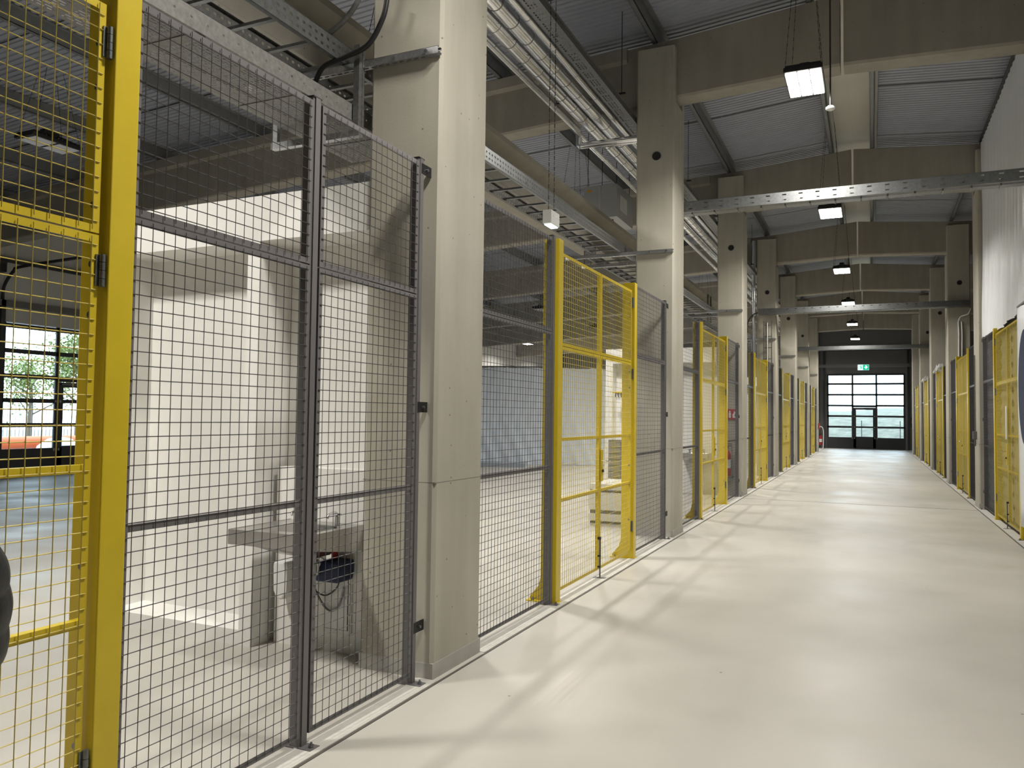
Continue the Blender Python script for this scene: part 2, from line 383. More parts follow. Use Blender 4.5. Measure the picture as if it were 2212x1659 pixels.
# ------------------------------------------------------------------ niche walls with the wash places
def niche(y):
    m = MB(); b = m.box
    b(-5.1, -2.789, y, y + .5, 2.64, 2.94); b(-5.1, -4.95, y, y + .5, 0, 2.64); b(-3.75, -3.65, y, y + .3, 0, 2.64)
    b(-4.95, -2.789, y + .3, y + .5, 0, 2.64); b(-3.605, -2.789, y + .17, y + .3, 0, 1.155); b(-4.95, -3.75, y, y + .3, 0, .1)
    return m
m = niche(4.0)
struct(m.build('wall_niche_1', 'plaster')); m = niche(16.0); struct(m.build('wall_niche_2', 'plaster')); m = niche(28.0); struct(m.build('wall_niche_3', 'plaster'))

def washbasin():
    t = thing('washbasin', 'stainless steel washbasin on the low white niche wall beside the first column', 'sink', (-3.19, 4.165, .815))
    m = MB(); x0, x1, y0, y1 = -.29, .29, -.55, 0; bx0, bx1, by0, by1 = -.13, .23, -.46, -.10
    m.grid([x0, bx0, bx1, x1], [y0, by0, by1, y1], lambda u, v: (u, v, 0), lambda i, j: i == 1 and j == 1)
    n = 24; rim = [(.05 + .18 * math.cos(2 * pi * k / n), -.28 + .18 * math.sin(2 * pi * k / n)) for k in range(n)]
    def sq(k):                  # rounded bowl opening
        a = 2 * pi * k / n; c, s_ = math.cos(a), math.sin(a); q = max(abs(c), abs(s_)); return (.05 + .18 * c / q, -.28 + .18 * s_ / q)
    pr = [(1, 0), (.97, -.01), (.9, -.09), (.6, -.14), (.12, -.15)]
    vs = [(.05 + (sq(k)[0] - .05) * s_ * (1 if s_ > .95 else .5) + (rim[k][0] - .05) * s_ * (0 if s_ > .95 else .5), -.28 + (sq(k)[1] + .28) * s_ * (1 if s_ > .95 else .5) + (rim[k][1] + .28) * s_ * (0 if s_ > .95 else .5), z) for s_, z in pr for k in range(n)]
    m.add(vs, [(i * n + k, i * n + (k + 1) % n, (i + 1) * n + (k + 1) % n, (i + 1) * n + k) for i in range(len(pr) - 1) for k in range(n)] + [tuple((len(pr) - 1) * n + k for k in range(n))])
    m.build('bowl', 'steel', t, smooth=True, fix=False)
    m = MB(); h = -.085
    m.box(x0 - .004, x1 + .004, y0 - .004, y0, h, .004); 
    for x in (x0 - .004, x1): m.prism([(y0, .004), (y1, .004), (y1, -.165), (y0, h)], x, x + .004, lambda a, b, q: (q, a, b))
    m.build('apron', 'steel', t)
    m = MB(); m.prism([(-.5, -.085), (-.02, -.085), (-.02, -.2), (-.16, -.2)], -.22, .05, lambda a, b, q: (q, a, b)); m.build('underside', 'steel', t)
    for x in (-.16, .12):
        m = MB(); m.tube([(x, -.05, 0), (x, -.05, .05)], .018, 12); m.tube(bez([(x, -.05, .045), (x, -.07, .075), (x, -.13, .07), (x, -.15, .05)], 6), .010, 10)
        f = m.build('tap', 'chrome', t, smooth=True)
        m = MB(); m.tube([(x - .03, -.05, .062), (x + .03, -.05, .062)], .008, 8); m.build('tap_handle', 'black' if x < 0 else 'chrome', f)
    m = MB(); m.lathe([(.03, 0), (.045, -.02), (.045, -.08), (.02, -.1)], (.08, -.22, -.2), 18); m.tube(bez([(.08, -.22, -.25), (.06, -.15, -.30), (-.03, -.06, -.29), (-.05, -.0, -.28)], 8), .016, 10); m.build('trap', 'chrome', t, smooth=True)
    m = MB(); m.lathe([(.035, 0), (.05, .012), (.05, .02)], (-.05, -.012, -.28), 18, 'Y'); m.lathe([(.035, 0), (.045, .012), (.045, .02)], (.04, -.012, -.21), 18, 'Y'); m.build('wall_rosette', 'chrome', t, smooth=True)
    return t
wb = washbasin(); copy_tree(wb, 'stainless steel washbasin seen through the mesh before the third column', (-3.19, 16.165, .815))
m = MB(); m.prism([(-.055, 0), (.055, 0), (.06, -.03), (.055, -.19), (.02, -.24), (-.02, -.24), (-.055, -.19), (-.06, -.03)], -.1, 0, lambda a, b, t: (a, t, b))
tag(m.build('soap_dispenser', 'white', loc=(-3.475, 4.165, .55), bevel=.012), 'white wall dispenser under the washbasin, half behind the grey fence post', 'dispenser')
m = MB(); m.prism([(-.09, 0), (.09, 0), (.1, .05), (.1, .13), (-.06, .13), (-.09, .08)], -.16, 0, lambda a, b, t: (a, t, b))
b_ = tag(m.build('pump_box', 'blue', loc=(-3.065, 4.165, .47), bevel=.015), 'dark blue box hanging below the washbasin', 'box')
m = MB(); m.lathe([(.02, 0), (.02, .05)], (-.02, -.05, .13), 12); m.build('red_cap', 'red', b_, smooth=True)
ap = thing('access_panel', 'white square access hatch in the low wall below the washbasin', 'hatch', (-3.09, 4.168, .12))
m = MB(); m.box(-.11, .11, -.014, 0, 0, .42); m.build('hatch_frame', 'white', ap, bevel=.003)
m = MB(); m.box(-.089, .089, -.0155, -.0138, .027, .395); m.build('hatch_seam', 'dark', ap)
m = MB(); m.box(-.085, .085, -.02, -.0155, .031, .391); m.build('hatch_door', 'white', ap)
m = MB(); m.lathe([(.014, 0), (.014, .012)], (.06, -.032, .23), 14, 'Y'); m.build('lock_knob', 'white', ap, smooth=True)
for nm, mt, lab, pts in (('cable', 'black', 'black cable looping below the washbasin from the blue box', [(-3.03, 4.1, .50), (-3.06, 4.11, .42), (-3.16, 4.12, .36), (-3.27, 4.12, .40)]),
                         ('hose', 'galv', 'grey hose drooping from the washbasin drain past the white hatch', [(-3.26, 4.1, .52), (-3.22, 4.11, .38), (-3.14, 4.13, .27), (-3.06, 4.13, .30), (-3.02, 4.13, .42)])):
    m = MB(); m.tube(bez(pts, 10), .005 if nm == 'cable' else .007, 8); tag(m.build(nm, mt, smooth=True), lab, nm)

# ------------------------------------------------------------------ fence kit (built facing +X, wires in the plane x = 0)
def wires(m, y0, y1, z0, z1, r=.0017, st=.05, x=0.0, yoff=None, zoff=None):
    ys = []; y = y0 + (yoff if yoff is not None else ((y1 - y0) % st) / 2)
    while y < y1 - .004: ys.append(y); y += st
    zs = []; z = z0 + (zoff if zoff is not None else ((z1 - z0) % st) / 2)
    while z < z1 - .004: zs.append(z); z += st
    def rod(a, b, rr):
        d = (Vector(b) - Vector(a)).normalized(); u = Vector((1, 0, 0)); v = d.cross(u); c = [(1, 0), (0, 1), (-1, 0), (0, -1)]
        m.add([Vector(p) + (u * i + v * j) * rr for p in (a, b) for i, j in c], [(i, i + 4, (i + 1) % 4 + 4, (i + 1) % 4) for i in range(4)])
    for y in ys: rod((x + r, y, z0), (x + r, y, z1), r * 1.15)
    for z in zs: rod((x - r * .8, y0, z), (x - r * .8, y1, z), r * 1.15)
    return m
def frame(m, y0, y1, z0, z1, wd, dp, x1=-.004):
    """four bars of an angle: flange wd wide, returned dp deep on the outer edge"""
    x0 = x1 - .003
    m.box(x0, x1, y0, y0 + wd, z0, z1); m.box(x0, x1, y1 - wd, y1, z0, z1); m.box(x0, x1, y0 + wd, y1 - wd, z0, z0 + wd); m.box(x0, x1, y0 + wd, y1 - wd, z1 - wd, z1)
    m.box(x1 - dp, x0, y0, y0 + .003, z0, z1); m.box(x1 - dp, x0, y1 - .003, y1, z0, z1); m.box(x1 - dp, x0, y0 + .003, y1 - .003, z0, z0 + .003); m.box(x1 - dp, x0, y0 + .003, y1 - .003, z1 - .003, z1)
    return m
ZS, ZT = 2.195, 2.965           # split and top of the panels
GP = {}
def grey_panel(length, upper, label, loc, scale=None, group=None):
    key = (round(length, 3), upper)
    if key in GP: return copy_tree(GP[key], label, loc, scale if scale is not None else (1, 1, 1))
    t = thing('mesh_panel', label, 'fence panel', loc, 'grey wire mesh fence panels')
    z0, z1 = (ZS + .004, ZT) if upper else (.05, ZS - .002)
    frame(MB(), 0, length, z0, z1, .026, .032).build('panel_frame', 'grey', t)
    wires(MB(), .008, length - .008, z0 + .008, z1 - .008, yoff=.03 if length < 1.2 else None).build('wire_mesh', 'wire', t, fix=False)
    if not upper:
        m = MB(); m.box(-.034, -.0055, .004, length - .004, 1.09, 1.115); m.build('cross_bar', 'grey', t)
    if scale is not None: t.scale = scale
    GP[key] = t; return t
PT = {}
def grey_post(label, loc, scale=None, wall=False):
    key = wall
    if key in PT: return copy_tree(PT[key], label, loc, scale if scale is not None else (1, 1, 1))
    t = thing('fence_post', label, 'post', loc, 'grey fence posts')
    m = MB(); m.box(-.062, -.01, 0, .058, .006, 2.985); m.box(-.01, -.002, .012, .046, .006, 2.985)
    m.build('post_tube', 'grey', t)
    m = MB(); m.box(-.064, -.006, -.002, .06, 2.985, 2.992); m.build('post_cap', 'black', t)
    m = MB(); m.box(-.12, .06, -.005, .063, 0, .007); m.build('foot_plate', 'grey', t)
    m = MB(); m.lathe([(.013, 0), (.013, .012), (.006, .012), (.006, .022)], (.038, .03, .007), 6); m.build('anchor_bolt', 'galv', t)
    if wall:
        for z in (.31, 1.555, 2.93):
            m = MB(); m.box(-.006, -.001, .02, .13, z - .03, z + .03); b = m.build('wall_clamp', 'black', t)
            m = MB(); m.lathe([(.008, 0), (.008, .012)], (0, .075, z), 8, 'X'); m.build('clamp_screw', 'galv', b)
    else:
        for z in (.42, 1.28, 1.9, 2.4):
            m = MB(); m.lathe([(.01, 0), (.007, .008)], (-.035, -.008, z), 8, 'Y'); m.build('panel_screw', 'galv', t)
    if scale is not None: t.scale = scale
    PT[key] = t; return t
YP = []
def yellow_post(label, loc, scale=None):
    if YP: return copy_tree(YP[0], label, loc, scale if scale is not None else (1, 1, 1))
    t = thing('gate_post', label, 'post', loc, 'yellow gate posts'); YP.append(t)
    m = MB(); m.box(-.115, .022, 0, .1, .008, 2.975); m.build('post_tube', 'yellow', t, bevel=.004)
    m = MB(); m.box(-.24, .035, -.004, .104, 0, .009); m.build('foot_plate', 'yellow', t)
    m = MB(); m.prism([(-.115, .009), (-.225, .009), (-.225, .03), (-.15, .12), (-.115, .26)], .045, .055, lambda a, b, q: (a, q, b)); m.build('foot_gusset', 'yellow', t)
    m = MB(); m.lathe([(.013, 0), (.013, .012), (.006, .012), (.006, .024)], (-.19, .022, .009), 6); m.build('anchor_bolt', 'galv', t)
    if scale is not None: t.scale = scale
    return t
LF = {}
def leaf(length, hinge_low, lock, label, loc, scale=None):
    """one wing of the double gate; hinge_low: hinges at y=0"""
    key = (hinge_low, lock, round(length, 3))
    if key in LF: return copy_tree(LF[key], label, loc, scale if scale is not None else (1, 1, 1))
    t = thing('gate_leaf', label, 'gate', loc, 'yellow gate leaves'); LF[key] = t
    frame(MB(), 0, length, .075, 2.098, .026, .036).build('lower_frame', 'yellow', t); frame(MB(), 0, length, 2.104, 2.885, .026, .036).build('upper_frame', 'yellow', t)
    wires(MB(), .008, length - .008, .083, 2.09, zoff=.03).build('lower_mesh', 'ywire', t, fix=False); wires(MB(), .008, length - .008, 2.112, 2.877, zoff=.03).build('upper_mesh', 'ywire', t, fix=False)
    for z in (.815, 1.32):
        m = MB(); m.box(-.036, -.0055, .004, length - .004, z - .014, z + .014); m.build('cross_bar', 'yellow', t)
    for z in (.42, 1.0, 1.83, 2.0, 2.2, 2.6, 2.75):
        m = MB(); m.lathe([(.011, 0), (.011, .004), (.006, .008)], (-.02, (length - .004 - .012) if not hinge_low else .007, z), 10, 'Y'); m.build('frame_bolt', 'galv', t)
    hy = -.008 if hinge_low else length + .008
    for z in (.35, 1.98, 2.755):
        m = MB()
        for i in range(4): m.tube([(.006, hy, z - .055 + i * .0277), (.006, hy, z - .029 + i * .0277)], .0105, 12)
        m.box(-.004, .001, hy - .02, hy + .02, z - .052, z + .052); m.build('hinge', 'galv', t, smooth=True)
    ly = length - .03 if hinge_low else .03
    if lock:
        m = MB(); m.box(-.03, .008, ly - .03, ly + .03, .9, 1.2); p = m.build('lock_case', 'yellow', t, bevel=.003)
        m = MB(); m.tube([(.008, ly, 1.09), (.05, ly, 1.09)], .009, 10); m.tube([(.05, ly, 1.09), (.052, ly + (-.11 if hinge_low else .11), 1.09)], .008, 10); m.build('handle', 'chrome', p, smooth=True)
        m = MB(); m.lathe([(.014, 0), (.014, .014)], (.008, ly, 1.0), 12, 'X'); m.build('cylinder', 'black', p, smooth=True)
    else:
        m = MB(); m.tube([(.018, ly, .01), (.018, ly, .37)], .007, 10); q = m.build('drop_bolt', 'galvd', t, smooth=True)
        m = MB(); m.box(-.004, .026, ly - .014, ly + .014, .36, .385); m.box(-.004, .024, ly - .012, ly + .012, .2, .215); m.box(-.004, .024, ly - .012, ly + .012, .1, .115); m.build('bolt_guide', 'black', q)
        m = MB(); m.box(-.04, .07, ly - .03, ly + .03, 0, .006); m.build('floor_socket', 'galvd', q)
    if scale is not None: t.scale = scale
    return t
def screen_bay(k, side):
    """a whole bay of fence: panel, post, gate post, two leaves, gate post, panel, post"""
    s = COLY[k] + .6; hall = side == 'hall'; x = FXL if hall else FXR; sc = (1, 1, 1) if hall else (-1, 1, 1)
    where = '%s bay, %s side' % (ORD[k] if hall else ORD[k - 2], 'hall' if hall else 'white sheet')
    A, B = 1.31, 1.39
    grey_panel(A, False, 'lower grey wire mesh panel just past the column, %s' % where, (x, s + .04, 0), sc)
    grey_panel(A, True, 'upper grey wire mesh panel just past the column, %s' % where, (x, s + .04, 0), sc)
    grey_post('grey fence post beside the first yellow gate post, %s' % where, (x, s + 1.365, 0), sc)
    yellow_post('yellow gate post with flared foot, nearer one of %s' % where, (x, s + 1.435, 0), sc)
    leaf(1.06, True, False, 'yellow mesh gate leaf with drop bolt, %s' % where, (x, s + 1.555, 0), sc)
    leaf(1.06, False, True, 'yellow mesh gate leaf with lever lock, %s' % where, (x, s + 2.635, 0), sc)
    yellow_post('yellow gate post with flared foot, far one of %s' % where, (x, s + 3.715, 0), sc)
    grey_panel(B, False, 'lower grey wire mesh panel past the gate, %s' % where, (x, s + 3.83, 0), sc)
    grey_panel(B, True, 'upper grey wire mesh panel past the gate, %s' % where, (x, s + 3.83, 0), sc)
    grey_post('grey fence post clamped to the column past the gate, %s' % where, (x, s + 5.235, 0), sc, True)
# bay beside the viewer: gate, then two narrow grey panels up to the first column
grey_panel(.962, False, 'lower grey wire mesh panel between the big yellow post and the grey post', (FXL, 1.936, 0))
grey_panel(.962, True, 'upper grey wire mesh panel between the big yellow post and the grey post', (FXL, 1.936, 0))
yellow_post('big yellow gate post with hinges, beside the viewer', (FXL, 1.832, 0))
grey_post('grey fence post standing free between the two panels before the first column', (FXL, 2.905, 0))
grey_panel(.872, False, 'lower grey wire mesh panel reaching the first column, washbasin behind', (FXL, 2.97, 0))
grey_panel(.872, True, 'upper grey wire mesh panel reaching the first column', (FXL, 2.97, 0))
grey_post('grey fence post clamped to the first column', (FXL, 3.846, 0), None, True)
leaf(1.06, False, True, 'yellow mesh gate leaf hung on the big yellow post beside the viewer', (FXL, .752, 0))
leaf(1.06, True, False, 'yellow mesh gate leaf mostly cut off, beside the person', (FXL, -.33, 0))
for k in range(1, 7): screen_bay(k, 'hall')
for k in range(2, 7): screen_bay(k, 'sheet')

# ------------------------------------------------------------------ plastic films left on the fence of the white sheet side
def wavy(m, us, vs_, f): m.grid(us, vs_, f); return m
def film(name, y0, y1, z0, z1, mt, label, x=FXR + .068, amp=.010, seed=1, grp=None):
    r = random.Random(seed); ph = [r.uniform(0, 6) for _ in range(6)]
    def f(u, v):
        e = .01 * math.sin(v * 7 + ph[3]) * (1 if u in (y0, y1) else 0)
        return (x + amp * math.sin(v * 34 + 3 * math.sin(u * 2.1 + ph[0])) + .5 * amp * math.sin(u * 5 + v * 3 + ph[1]), u + e, v + .01 * math.sin(u * 11 + ph[2]))
    m = MB(); m.grid(frange(y0, y1, 16), frange(z0, z1, 90), f)
    return tag(m.build(name, mt, smooth=True, fix=False), label, 'plastic film', grp)
s = COLY[2] + .6
film('plastic_film', s + 3.86, s + 5.2, .07, 2.88, 'greyfilm', 'grey plastic film with sagging folds behind the mesh beside the third column, white sheet side', seed=3)
film('plastic_film', s + 2.66, s + 3.68, .1, 2.86, 'creamfilm', 'cream plastic film behind the lever lock gate leaf below the white sheet', seed=5)
film('plastic_film', s + 1.58, s + 2.6, .1, 2.86, 'creamfilm', 'cream plastic film behind the drop bolt gate leaf below the white sheet', seed=8)
for k in range(3, 7):
    s = COLY[k] + .6
    film('plastic_film', s + 1.57, s + 3.70, .1, 2.86, 'creamfilm', 'cream plastic film lining both gate leaves, %s bay, white sheet side' % ORD[k - 2], seed=k)
    film('plastic_film', s + 3.86, s + 5.2, .07, 2.9, 'greyfilm', 'grey plastic film lining the panel past the gate, %s bay, white sheet side' % ORD[k - 2], seed=20 + k)
for k, dy, hh in ((4, 2.3, .22), (5, 2.2, .16)):
    s = COLY[k] + .6; r = random.Random(k); m = MB()
    q = [[r.uniform(-.05, .05) for _ in range(9)] for _ in range(14)]
    m.grid(range(14), range(9), lambda u, v: (FXR - .12 + .24 * v / 8, s + dy + .1 * u, 2.93 + hh * math.sin(pi * v / 8) * (.6 + .4 * math.sin(u * 1.3)) + q[u][v]))
    tag(m.build('crumpled_film', 'clearfilm', smooth=True, fix=False), 'crumpled clear film bundled over the top of the gate, %s bay, white sheet side' % ORD[k - 2], 'plastic film')
# big white sheets hanging from the roof above the fence, one per bay
for i, (ya, yb, lab) in enumerate(((10.9, 15.94, 'large white plastic sheet hanging from the roof above the fence up to the third column'), (4.64, 9.94, 'white plastic sheet hanging in the bay before, beyond the picture edge'), (-1.36, 3.94, 'white plastic sheet hanging in the bay beside the viewer'))):
    m = MB(); us = frange(ya, yb, 130); vs_ = frange(2.96, 6.44, 40)
    def sh(u, v):
        t = (v - 2.96) / 3.48
        return (1.795 + .016 * math.sin(u * 5.1) * (1.1 - t) + .010 * math.sin(u * 13.3 + 2 * math.sin(v)) * (1.2 - t) + .006 * math.sin(u * 31 + v * 2), u, v + .02 * math.sin(u * 1.7) * (1 - t))
    m.grid(us, vs_, sh); tag(m.build('white_sheet', 'sheet', smooth=True, fix=False), lab, 'sheet', 'white sheets hanging along the corridor')
    m = MB(); m.box(1.76, 1.84, ya, yb, 6.45, 6.48); o = tag(m.build('sheet_rail', 'dark'), 'dark rail under the roof carrying the sheet of the %s bay' % ('first', 'second', 'third')[i], 'rail')
b_ = thing('banner', 'white banner with a dark blue round shape hung in front of the yellow gate', 'banner', (1.6, 10.55, .29))
m = MB(); m.grid(frange(-.46, .46, 12), frange(0, 2.57, 12), lambda u, v: (.012 * math.sin(u * 6 + v), u, v)); m.build('cloth', 'sheet', b_, smooth=True, fix=False, solid=.003)
m = MB(); n = 36; m.add([(-.02, -.02 + .40 * math.cos(2 * pi * k / n), 1.62 + .66 * math.sin(2 * pi * k / n)) for k in range(n)], [tuple(range(n))]); m.build('printed_shape', 'blue', b_, fix=False)
m = MB(); m.tube([(0, -.5, 2.6), (0, .5, 2.6)], .012, 10); m.tube([(0, .45, 2.6), (.09, .45, 2.64)], .006, 8); m.tube([(0, -.45, 2.6), (.09, -.45, 2.64)], .006, 8); m.build('hanging_rod', 'galv', b_, smooth=True)
# white document sleeve tied to the gate
tag(MB().box(FXR - .03, FXR - .022, 13.07, 13.15, 1.27, 1.74).build('document_sleeve', 'white'), 'white paper sleeve tied upright to the gate leaf below the white sheet', 'sleeve')

# ------------------------------------------------------------------ cable trays
def slots(n, edge, a, b):
    """lines for a row of n holes a long, b apart"""
    o = [0, edge]; x = edge
    for i in range(n): o += [x + a, x + a + b]; x += a + b
    return o
# perforated tray that ends at the first column
T = thing('cable_tray', 'wide perforated steel cable tray ending at the first column above the fence', 'cable tray', (-3.36, -1.5, 3.30))
m = MB(); Lr = 6.05
vs_ = []; y = 0
while y < Lr: vs_ += [y, y + .012, y + .024, y + .036]; y += .048
us = []; x = .03
while x < .47: us += [x, x + .009]; x += .022
us = [0] + us + [.49]
def hole(i, j):
    if i % 2 == 0: return False
    if (j // 4) % 8 == 7: return False
    return (j % 4) in ((0, 1, 2) if (i // 2) % 2 else (2, 3, 0)) and not ((i // 2) % 2 == 0 and j % 4 == 1)
m.grid(us, vs_, lambda u, v: (u, v, 0), hole); m.build('perforated_floor', 'tray', T, fix=False, solid=.0015)
for x in (0, .49):
    m = MB(); ys = [0]; y = .05
    while y < Lr - .05: ys += [y, y + .012]; y += .1
    ys.append(Lr)
    m.grid(ys, [0, .045, .055, .10], lambda u, v: (x, u, v), lambda i, j: i % 2 == 1 and j == 1)
    m.add([(x, 0, .1), (x, Lr, .1), (x + (.015 if x == 0 else -.015), Lr, .1), (x + (.015 if x == 0 else -.015), 0, .1)], [(0, 1, 2, 3)])
    m.build('side_rail', 'tray', T, fix=False, solid=.0015)
y = .384
k = 0
while y < Lr:
    m = MB(); m.box(.01, .48, y - .03, y + .03, -.006, -.002); m.build('cross_rib', 'tray', T); y += .768
m = MB(); m.box(-.14, .54, 5.41, 5.45, -.10, -.06); m.box(-.135, -.10, 5.42, 5.45, -.06, .10); m.build('support_arm', 'strut', T)
tag(MB().box(-2.86, -2.82, 3.9, 3.93, 3.24, 3.76).box(-2.865, -2.815, 3.93, 3.95, 3.24, 3.76).build('slotted_hanger', 'galvd'), 'upright slotted steel hanger holding the perforated tray under the strut at the first column', 'hanger')
# cable ladder in lengths of one bay
def ladder(y0, y1, x0, x1, label, reducer=False):
    t = thing('cable_ladder', label, 'cable ladder', (0, y0, 3.672), 'cable ladder lengths above the hall fence'); L = y1 - y0
    for x, s_ in ((x0, 1), (x1, -1)):
        m = MB(); ys = [0]; y = .04
        while y < L - .04: ys += [y, y + .022]; y += .055
        ys.append(L)
        m.grid(ys, [0, .026, .042, .072, .088, .12], lambda u, v: (x, u, v), lambda i, j: i % 2 == 1 and j in (1, 3))
        m.box(*sorted((x, x + .03 * s_)), 0, L, 0, .0015); m.box(*sorted((x, x + .022 * s_)), 0, L, .1185, .12)
        m.build('side_rail', 'galv' if s_ < 0 else 'galvd', t, fix=False, solid=.0015)
    y = .15; rg = None
    while y < L:
        if rg is None:
            m = MB(); m.box(x0 + .002, x1 - .002, -.014, .014, .012, .030); rg = m.build('rung', 'galv', t, loc=(0, y, 0))
        else:
            c = rg.copy(); COL.objects.link(c); c.parent = t; c.location = (0, y, 0)
        y += .3
    return t
ladder(-1.9, 4.28, -3.35, -2.95, 'cable ladder length above the perforated tray, up to the first column')
ladder(4.282, 10.1, -3.37, -2.96, 'cable ladder length between the first and second column, white emergency light below')
for k in range(2, 7): ladder(4.3 + 6 * (k - 1) - (.2 if k == 2 else 0), 4.3 + 6 * k - .002, -3.53, -2.97, 'wider cable ladder length between the %s and %s column' % (ORD[k - 1], ORD[k]))
# slotted strut brackets fixed to the columns, ladder on top
def strut(x0, x1, y, z, label):
    t = thing('strut_bracket', label, 'bracket', (0, y, z), 'slotted strut brackets on the hall side columns'); L = x1 - x0
    m = MB(); xs = [x0 + q for q in slots(int((L - .06) / .05), .03, .032, .018)] + [x1]
    for zz in (0, .0415): m.grid(xs, [-.041, -.027, -.014, 0], lambda u, v: (u, v, zz), lambda i, j: i % 2 == 1 and j == 1)
    m.grid(xs, [0, .014, .027, .0415], lambda u, v: (u, -.041, v), lambda i, j: False); m.grid(xs, [0, .015, .026, .0415], lambda u, v: (u, 0, v), lambda i, j: i % 2 == 1 and j == 1)
    m.build('slotted_channel', 'strut', t, fix=False, solid=.002)
    for x in (x1 - .08, x1 - .3):
        m = MB(); m.lathe([(.011, 0), (.011, .008)], (x, -.05, .02), 6, 'Y'); m.build('fixing_bolt', 'chrome', t)
    if x1 < -2.5:
        m = MB(); m.tube([(-3.62, -.02, 0), (-3.62, -.02, 3.885 - z)], .006, 8); m.tube([(-3.72, -.02, 0), (-3.72, -.02, 3.885 - z)], .006, 8); m.build('threaded_rod', 'galvd', t, smooth=True)
    return t
for k in range(1, 8):
    strut(-3.75, -2.292, COLY[k] - .005, 3.628, 'slotted steel strut fixed across the front of the %s column under the cable ladder' % ORD[k - 1])
    if k < 7: strut(-3.75, -2.78, COLY[k] + .66, 3.628, 'second slotted strut carrying the cable ladder just past the %s column' % ORD[k - 1])
for k in range(1, 7):
    y = COLY[k] + 2.3
    for d in (0, .35):
        tag(MB().box(-3.42, -3.38, y + d, y + d + .012, 3.73, 4.36).build('ladder_strap', 'galvd'), 'flat steel strap hanging from the edge beam, %s of the pair past the %s column' % ('first' if d == 0 else 'second', ORD[k - 1]), 'strap', 'straps below the edge beam')
# trays crossing the corridor
def cross_tray(x0, x1, y, label):
    t = thing('crossing_tray', label, 'cable tray', (0, y, 4.30), 'cable trays crossing the corridor'); L = x1 - x0
    n = int((L - .2) / .2); xs = [x0 + q for q in slots(n, .12, .05, .15)] + [x1]
    for yy in (0, .24):
        m = MB(); m.grid(xs, [0, .028, .045, .095, .112, .14], lambda u, v: (u, yy, v), lambda i, j: i % 2 == 0 and i > 1 and j in (1, 3) if False else (i % 2 == 1 and j in (1, 3)))
        m.box(x0, x1, *sorted((yy, yy + (.02 if yy == 0 else -.02))), .1385, .14); m.build('side_rail', 'galv', t, fix=False, solid=.0015)
    m = MB(); m.grid([x0, x1], [0, .07, .09, .22, .24], lambda u, v: (u, v, {0: 0, .07: 0, .09: -.012, .22: -.012, .24: 0}[v])); m.build('tray_floor', 'galv', t, fix=False, solid=.0015)
    x = x0 + .25; rg = None
    while x < x1:
        if rg is None:
            m = MB(); m.tube([(0, .07, -.014), (0, .235, -.014)], .009, 8); rg = m.build('floor_rib', 'galv', t, loc=(x, 0, 0), smooth=True)
        else:
            c = rg.copy(); COL.objects.link(c); c.parent = t; c.location = (x, 0, 0)
        x += .3
    return t
cross_tray(-2.75, 1.75, 10.6, 'long perforated cable tray crossing the corridor behind the second column')
cross_tray(-2.72, 2.2, 21.72, 'perforated cable tray crossing the corridor in front of the fourth column pair')
cross_tray(-2.72, 2.2, 33.72, 'perforated cable tray crossing the corridor in front of the sixth column pair')
cross_tray(-2.6, 1.9, 44.95, 'dim cable tray crossing the corridor above the exit sign')

# ------------------------------------------------------------------ pipe run under the roof beside the columns
def pipe(x, z, r, y0, y1, label, bands=.38):
    t = thing('insulated_pipe', label, 'pipe', (x, 0, z), 'foil lagged pipes under the roof')
    rr = random.Random(int(-x * 1000)); ys = frange(y0, y1, int((y1 - y0) / .16))
    m = MB(); m.tube([(0, y, 0) for y in ys], [r * (1 + rr.uniform(-.018, .018)) for _ in ys], 18); m.build('foil_lagging', 'foil', t, smooth=True)
    m = MB(); y = y0 + .2
    while y < min(y1, 30): m.tube([(0, y, 0), (0, y + .008, 0)], r * 1.035, 18); y += bands
    if bands: m.build('band', 'band', t, smooth=True)
    return t
pipe(-3.645, 5.445, .040, -3, 10.1, 'thin foil lagged pipe that turns across below the thick pipes before the second column', .6)
pipe(-3.475, 5.49, .085, -3, 45.5, 'thick foil lagged pipe, outer one of the two big pipes')
pipe(-3.275, 5.49, .085, -3, 45.5, 'thick foil lagged pipe, inner one next to the thin pipe')
pipe(-3.07, 5.45, .045, -3, 45.5, 'thin foil lagged pipe between the big pipes and the perforated tray', .7)
pipe(-3.66, 5.40, .03, 10.3, 45.5, 'thin foil lagged pipe starting past the crossing pipe', .8)
pipe(-3.60, 5.36, .022, -3, 45.5, 'slim foil lagged pipe hung lowest beside the outer big pipe', .9)
t = thing('crossing_pipe', 'foil lagged pipe turning sideways below the pipe run at the second column', 'pipe', (-3.65, 10.16, 5.25))
m = MB(); m.tube([(0, -.02, .19), (0, 0, .1), (0, .0, .0), (.04, .0, -.02)], .045, 14); m.build('elbow', 'foil', t, smooth=True)
m = MB(); m.tube([(0.0, 0, -.01), (.4, 0, -.01), (.85, -.0, -.01)], .042, 16); m.build('foil_lagging', 'foil', t, smooth=True)
m = MB(); m.tube([(.3, .1, -.02), (.85, .1, -.02)], .022, 12); m.build('side_pipe', 'foil', t, smooth=True)
T = thing('ceiling_tray', 'narrow perforated tray with groups of slots beside the foil pipes', 'cable tray', (-2.98, -3, 5.40))
m = MB(); vs_ = [0]; y = .02
while y < 36: vs_ += [y + q for q in (0, .028, .048, .076, .096, .124, .144, .172, .192)]; y += .24
us = [0, .03, .046, .064, .080, .098, .114, .14, .17]
m.grid(us, vs_, lambda u, v: (u, v, 0), lambda i, j: i in (1, 3, 5) and (j % 9) in (1, 3, 5, 7)); m.build('perforated_floor', 'galv', T, fix=False)
